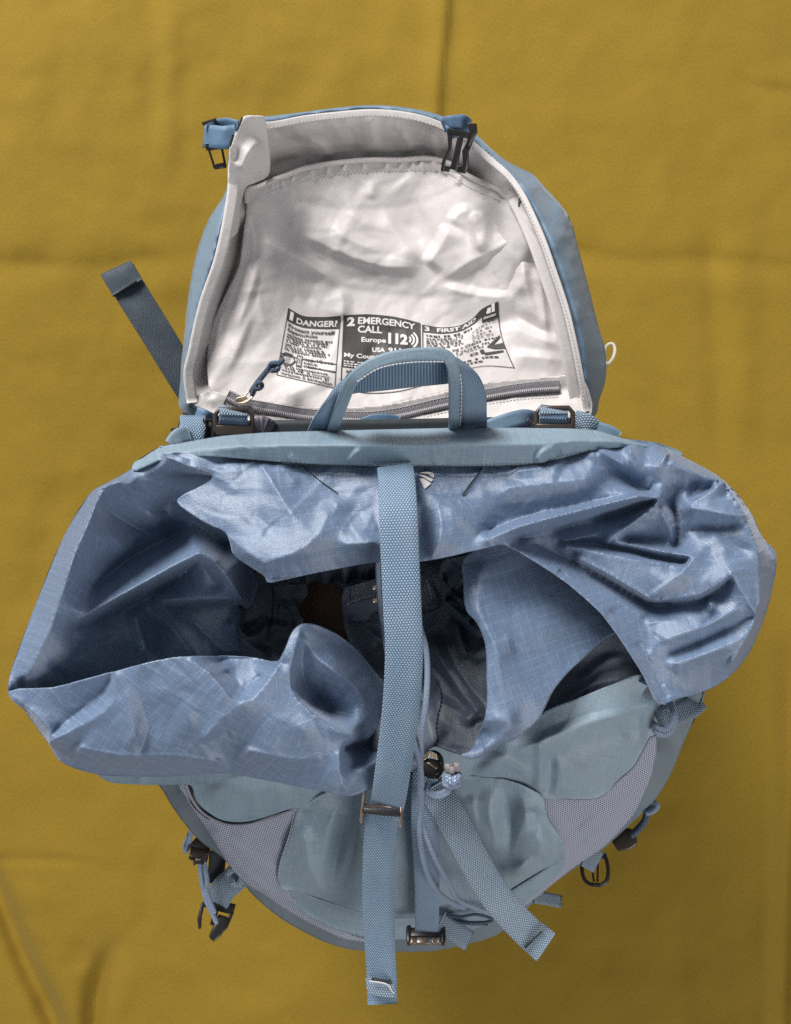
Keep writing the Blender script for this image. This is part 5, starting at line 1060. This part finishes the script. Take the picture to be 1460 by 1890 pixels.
g.add(pl.path([(-6, -6, 0), (-3, -9, 1), (3, -9, 1), (6.5, -5, 0), (6, 5, 0), (0, 7, 0), (-6, 4, 0)], 1.9, closed=True, seg=8)); g.add(pl.prism([(-6.5, -5), (6.5, -5), (7, 4.5), (3, 8), (-4.5, 7)], -3, 1.2)); g.add(pl.path([(6, -3, 2), (8, 3, 2), (5, 8, 1)], 1.5, seg=8))
cl = g.obj('cord_lock', M['black'], pack, bevel=.001)
g = Geo(); pl2 = Plane2(794, 1390, 44.6)
for k in range(4): g.add(pl2.path([(-4.5, 1 + k * 1.1, 0), (0, -1 + k * 1.1, 1.4), (4.5, 1 + k * 1.1, 0)], .55, seg=5))
g.obj('spring', M['gold'], cl)
g = Geo(); g.add(pl.path([(-3.5, -2, 1.8), (-1, -1, 2.4), (3.5, 1.5, 1.8)], 1.1, seg=6)); g.obj('lock_button', M['bronze'], cl)
g = Geo()
for o_ in (0, 5): g.add(tube_geo([(792, 1440, 43.4), (790 + o_ * .2, 1462 - o_ * .6, 43.6), (804, 1470 - o_, 44), (822 - o_ * .2, 1466 - o_, 44.6), (832 - o_, 1452, 45), (834 - o_ * 1.2, 1436, 45.2)], .0019))
for k in range(3):
    g.add(tube_geo([(834 + 13 * math.cos(a) , 1436 + k * 6 + 6 * math.sin(a) - 4, 45.2 + .55 * math.sin(a + .6)) for a in np.linspace(0, 5.9, 9)], .0023, closed=True))
g.add(tube_geo([(824, 1428, 44.9), (830, 1440, 45.9), (838, 1450, 45.3)], .0028)); g.add(tube_geo([(845, 1428, 44.9), (840, 1440, 45.9), (830, 1452, 45.3)], .0028))
kn = g.obj('knot', M['cord'], pack)
g = Geo()
for px, py, r in ((827, 1414, .0026), (834, 1419, .0024), (843, 1412, .0024)): g.add(tube_geo([(px, py + 12, 45.2), (px, py, 45.8), (px + 1, py - 5, 45.8)], r, seg=6))
g.obj('melted_end', plastic('melted_grey', (.30, .27, .27), .25), kn, bevel=.0004)

# ------------------------------------------------------------------ grab handle
def ruled(name, A_, B_, mat, parent, n=5, thick=.0018, k=4):
    a = cr(A_, n); b = cr(B_, n)
    m = min(len(a), len(b)); a = a[:m]; b = b[:m]; a = L3(*a.T); b = L3(*b.T)
    rows = [a * (1 - t) + b * t for t in np.linspace(0, 1, k + 1)]
    s = np.concatenate([[0], np.cumsum(np.linalg.norm(np.diff(.5 * (a + b), axis=0), axis=1))]); w = np.linalg.norm(a - b, axis=1).mean()
    uv = np.concatenate([np.stack([np.full(m, t * w), s], 1) for t in np.linspace(0, 1, k + 1)])
    f = [(j * m + i, (j + 1) * m + i, (j + 1) * m + i + 1, j * m + i + 1) for j in range(k) for i in range(m - 1)]
    o = mesh_obj(name, np.concatenate(rows), f, mat, parent, uv)
    md = o.modifiers.new('thickness', 'SOLIDIFY'); md.thickness = thick; md.offset = 0
    return o
hd = ruled('grab_handle', [(608, 806, 43.0), (619, 770, 45.6), (632, 740, 48), (650, 705, 49.6), (672, 684, 50)], [(563, 806, 42.6), (578, 773, 45), (598, 743, 47.6), (622, 712, 48.6), (662, 682, 49.6)], M['web'], pack)
ruled('webbing', [(848, 806, 43), (850, 750, 46.6), (850, 710, 48.8), (842, 676, 49.8), (826, 660, 50)], [(898, 806, 42.6), (898, 760, 45.4), (895, 722, 47.4), (880, 690, 48.6), (842, 660, 49.6)], M['web'], hd)
ruled('webbing', [(640, 728, 48.4), (655, 690, 49.6), (700, 668, 50.2), (760, 660, 50.2), (826, 656, 49.8), (838, 670, 49.6)], [(640, 728, 46.6), (655, 724, 46.8), (700, 720, 47.2), (760, 713, 47.2), (828, 706, 46.8), (836, 704, 46.6)], M['rib'], hd)
def strip2(name, C, w, mat, par): return ribbon(name, C, w, mat, par, thick=.0042)
strip2('binding', [(611, 806, 43.3), (620, 775, 45.9), (634, 738, 48.6), (648, 705, 50.0), (672, 682, 50.5), (710, 664, 50.7), (755, 655, 50.7), (800, 654, 50.5), (824, 658, 50.3), (835, 674, 50.1), (839, 705, 49.4), (839, 745, 47.4), (838, 806, 43.3)], .0082, M['band'], hd)
stuff(stitches('stitching', [(602, 792, 44.6), (612, 768, 46.3), (628, 735, 48.6)], M['thread'], hd, gap=7, length=5, r=.0004)); stuff(stitches('stitching', [(850, 690, 50), (852, 720, 49.3), (851, 760, 47.1), (849, 792, 44.6)], M['threadl'], hd, gap=7, length=5, r=.0004)); stuff(stitches('stitching', [(660, 704, 50.4), (700, 680, 50.8), (760, 669, 50.8), (822, 668, 50.5)], M['threadl'], hd, gap=7, length=5, r=.0004))

# ------------------------------------------------------------------ shoulder-strap adjusters between roll and lid
def adjuster(x, y, h, w, flip):
    rt = ribbon('lifter_strap', [(x - 2, y + 28, h - 1.2), (x - 1, y + 5, h + .1), (x, y - 8, h + .6), (x, y - 20, h + .1), (x + 1, y - 26, h - .8)], w, M['web'], pack)
    g = Geo(); pl = Plane2(x + 1, y, h + .2)
    W = w * 500 + 3
    g.add(pl.path([(-W, -6, 0), (-W + 3, -9.5, 0), (W - 3, -9.5, 0), (W, -6, 0), (W, 6, 0), (W - 3, 9, 0), (-W + 3, 9, 0), (-W, 6, 0)], 2.1, closed=True, smooth=False, seg=6)); g.add(pl.box(-W, 2, W, 9, -1.5, 2.2))
    b = g.obj('ladder_buckle', M['brown'], pack, bevel=.0006)
    ribbon('webbing', [(x - 0, y - 10, h + .55), (x, y - 16, h + .75), (x + 1, y - 21, h + .4)], w, M['webg'], b, n=3)
    ribbon('webbing', [(x, y + 8, h - .5), (x, y - 8, h - .4)], w, M['web_d'], b, n=3)
adjuster(431, 780, 42.4, .0205, 1); adjuster(1022, 777, 42.4, .0205, -1)
ribbon('shoulder_strap', [(356, 768, 41.4), (356, 785, 42.2), (352, 806, 42.6), (348, 830, 42.2)], .0190, M['web'], pack)
ribbon('shoulder_strap', [(360, 764, 40.8), (376, 770, 41), (388, 776, 40.6)], .0120, M['smallweb'], pack)
g = Geo(); pl = Plane2(334, 800, 41.6, ang=.2); g.add(pl.prism([(-3, -10), (2, -12), (3, 12), (-3, 12)], -3, 2)); pl = Plane2(386, 795, 41.6, ang=.1); g.add(pl.path([(-3, -8, 0), (3, -8, 0), (4, 8, 0), (-3, 9, 0)], 2.6, closed=True, smooth=False)); g.obj('side_buckle', M['black'], pack, bevel=.0008)
ribbon('shoulder_strap', [(1060, 776, 41.6), (1076, 780, 42), (1092, 790, 42), (1100, 802, 41.6)], .0155, M['webg'], pack); ribbon('shoulder_strap', [(900, 790, 41.5), (940, 776, 41.8), (970, 770, 41.6), (990, 775, 41)], .0120, M['lid'], pack)
ribbon('pad', [(470, 790, 41), (486, 784, 41.6), (500, 792, 41)], .0130, M['purple'], pack, thick=.004); ribbon('pad', [(950, 792, 41), (962, 782, 41.4), (976, 790, 41)], .0120, M['purple'], pack, thick=.004)
ribbon('yoke', [(320, 812, 40.4), (420, 800, 40.6), (540, 797, 40.8), (700, 796, 40.8), (900, 792, 40.8), (1040, 792, 40.6), (1120, 806, 40.2)], .0180, M['thread'], pack, thick=.004)
ribbon('piping', [(318, 822, 43.4), (330, 806, 43.2), (350, 800, 42.8)], .012, M['band'], pack); ribbon('piping', [(1100, 790, 43), (1125, 798, 43.2), (1140, 808, 43.2)], .010, M['lid'], pack)
# hip-belt end lying out to the left
hb = ribbon('hip_belt', [(360, 730, 13), (330, 682, 14), (290, 616, 15.2), (250, 552, 16), (226, 512, 16.3), (219, 500, 16.3)], .0350, M['web_d'], pack, thick=.0028)
ribbon('belt_hem', [(236, 531, 16.6), (219, 504, 16.7), (214, 495, 16.5)], .0355, M['web_d'], hb, thick=.003)
ribbon('stitch_bar', [(208, 547, 16.75), (230, 533, 16.85), (252, 519, 16.75)], .0022, M['thread'], hb, thick=.001)

# ------------------------------------------------------------------ cords, toggles and buckles hanging at the sides
# left
cl1 = tube('elastic_cord', [(354, 1525, 33.5), (350, 1552, 33), (346, 1566, 32.4), (343, 1572, 32), (341, 1560, 32.4), (350, 1540, 33)], .0022, M['cord'], pack)
g = Geo(); pl = Plane2(366, 1575, 33, ang=.1)
g.add(pl.path([(-7, 0, 0), (9, 1, 0)], 5.2, seg=10, n=4)); g.add(pl.prism([(-8, -7), (-2, -16), (6, -8), (9, -5), (8, 6), (-6, 6)], -4, 2)); g.add(pl.path([(-2, 6, 1), (5, 5, 3)], 3.2, seg=8)); g.obj('cord_lock', plastic('brown_plastic', (.03, .02, .017)), pack, bevel=.001)
tube('elastic_cord', [(368, 1590, 32), (372, 1620, 31.6), (380, 1660, 31.2), (392, 1685, 31), (401, 1706, 31)], .0022, M['cord'], pack); tube('elastic_cord', [(376, 1590, 32), (382, 1625, 31.8), (382, 1645, 31.4), (396, 1685, 31.2)], .0022, M['cord'], pack)
g = Geo(); pl = Plane2(404, 1711, 31, ang=.35); g.add(pl.prism([(-5, -9), (4, -10), (6, -6), (5, 5), (1, 12), (-5, 10)], -5, 3)); g.obj('toggle', M['black'], pack, bevel=.0015)
ribbon('compression_tape', [(402, 1570, 30.5), (400, 1600, 30), (396, 1630, 29.4)], .0150, M['thread'], pack)
ct = ribbon('compression_tape', [(446, 1610, 31.4), (430, 1625, 31), (412, 1642, 30.4), (400, 1664, 29.8)], .0230, M['webg'], pack, thick=.003)
g = Geo(); g.add(tube_geo([(420, 1612, 31.8), (432, 1604, 32.2), (446, 1614, 32.2), (440, 1634, 31.8), (428, 1626, 32)], .003)); g.obj('tape_loop', M['webg'], ct)
g = Geo(); pl = Plane2(402, 1674, 29.8, ang=.25)
g.add(pl.box(-14, -6, 15, 3, -4, 2))
for s0 in (-1, 1): g.add(pl.prism([(s0 * 12, 0), (s0 * 15.5, 0), (s0 * 14, 14), (s0 * 10, 21), (s0 * 8, 20), (s0 * 11, 10)], -2.5, 2))
g.add(pl.prism([(-2.5, 0), (2, 0), (1.5, 15), (-2, 15)], -2, 1.5)); g.obj('side_release_buckle', M['black'], pack, bevel=.0008)
# right
wl = ribbon('side_webbing', [(1212, 1325, 40), (1245, 1318, 39.6), (1275, 1305, 38.6), (1290, 1292, 37.6)], .0165, M['webg'], pack, thick=.002)
for o_ in (0, 11): tube('cord_loop', [(1236 + o_ * .3, 1296, 40.4), (1244 - o_ * .1, 1315, 41), (1244 - o_ * .5, 1336, 41), (1232 - o_ * .4, 1354 - o_ * .6, 40.6), (1216, 1355 - o_, 40), (1208, 1348 - o_, 39.4)], .0024, M['cord'], pack)
tube('elastic_cord', [(1192, 1500, 33.4), (1204, 1496, 33.6), (1212, 1487, 33.6), (1205, 1481, 33.4), (1196, 1484, 33), (1198, 1497, 33.2)], .0028, M['cord'], pack)
tube('elastic_cord', [(1196, 1496, 33.2), (1190, 1515, 32.8), (1178, 1530, 32.4), (1164, 1543, 32.2)], .0030, M['cordd'], pack)
g = Geo(); pl = Plane2(1155, 1550, 32, ang=-.2); g.add(pl.prism([(-12, 0), (-8, -8), (6, -9), (10, -4), (9, 5), (2, 8), (-9, 8)], -5, 3)); g.obj('toggle', plastic('brown_toggle', (.045, .03, .02)), pack, bevel=.0018)
ct2 = ribbon('compression_tape', [(1080, 1578, 31), (1095, 1586, 30.6), (1104, 1592, 30.2)], .0200, M['webg'], pack)
g = Geo(); pl = Plane2(1098, 1600, 29.8, ang=.05)
for s0 in (-1, 1): g.add(pl.path([(s0 * 9, -12, 0), (s0 * 11.5, 0, 0), (s0 * 9.5, 11, 0), (s0 * 4, 14.5, 0), (0, 14.5, 0)], 1.9, seg=6)); g.add(pl.path([(s0 * 3.2, -8, 0), (s0 * 1.6, 12, 0)], 1.1, seg=6))
g.add(pl.box(-9, -11, 9, -7, -2.5, 1.5)); g.obj('side_release_buckle', M['black'], pack, bevel=.0005)
ribbon('web_tab', [(985, 1655, 28), (1010, 1659, 27.4), (1036, 1664, 27)], .0110, M['webg'], pack, thick=.002)
# seam line of the side piping
stuff(stitches('stitching', [(545, 1493), (532, 1548), (518, 1590), (514, 1620)], M['threadl'], fp, gap=6, length=4, R=RFP, r=.0003)); stuff(stitches('stitching', [(552, 1492), (572, 1482), (600, 1466)], M['threadl'], fp, gap=6, length=4, R=RFP, r=.0003))
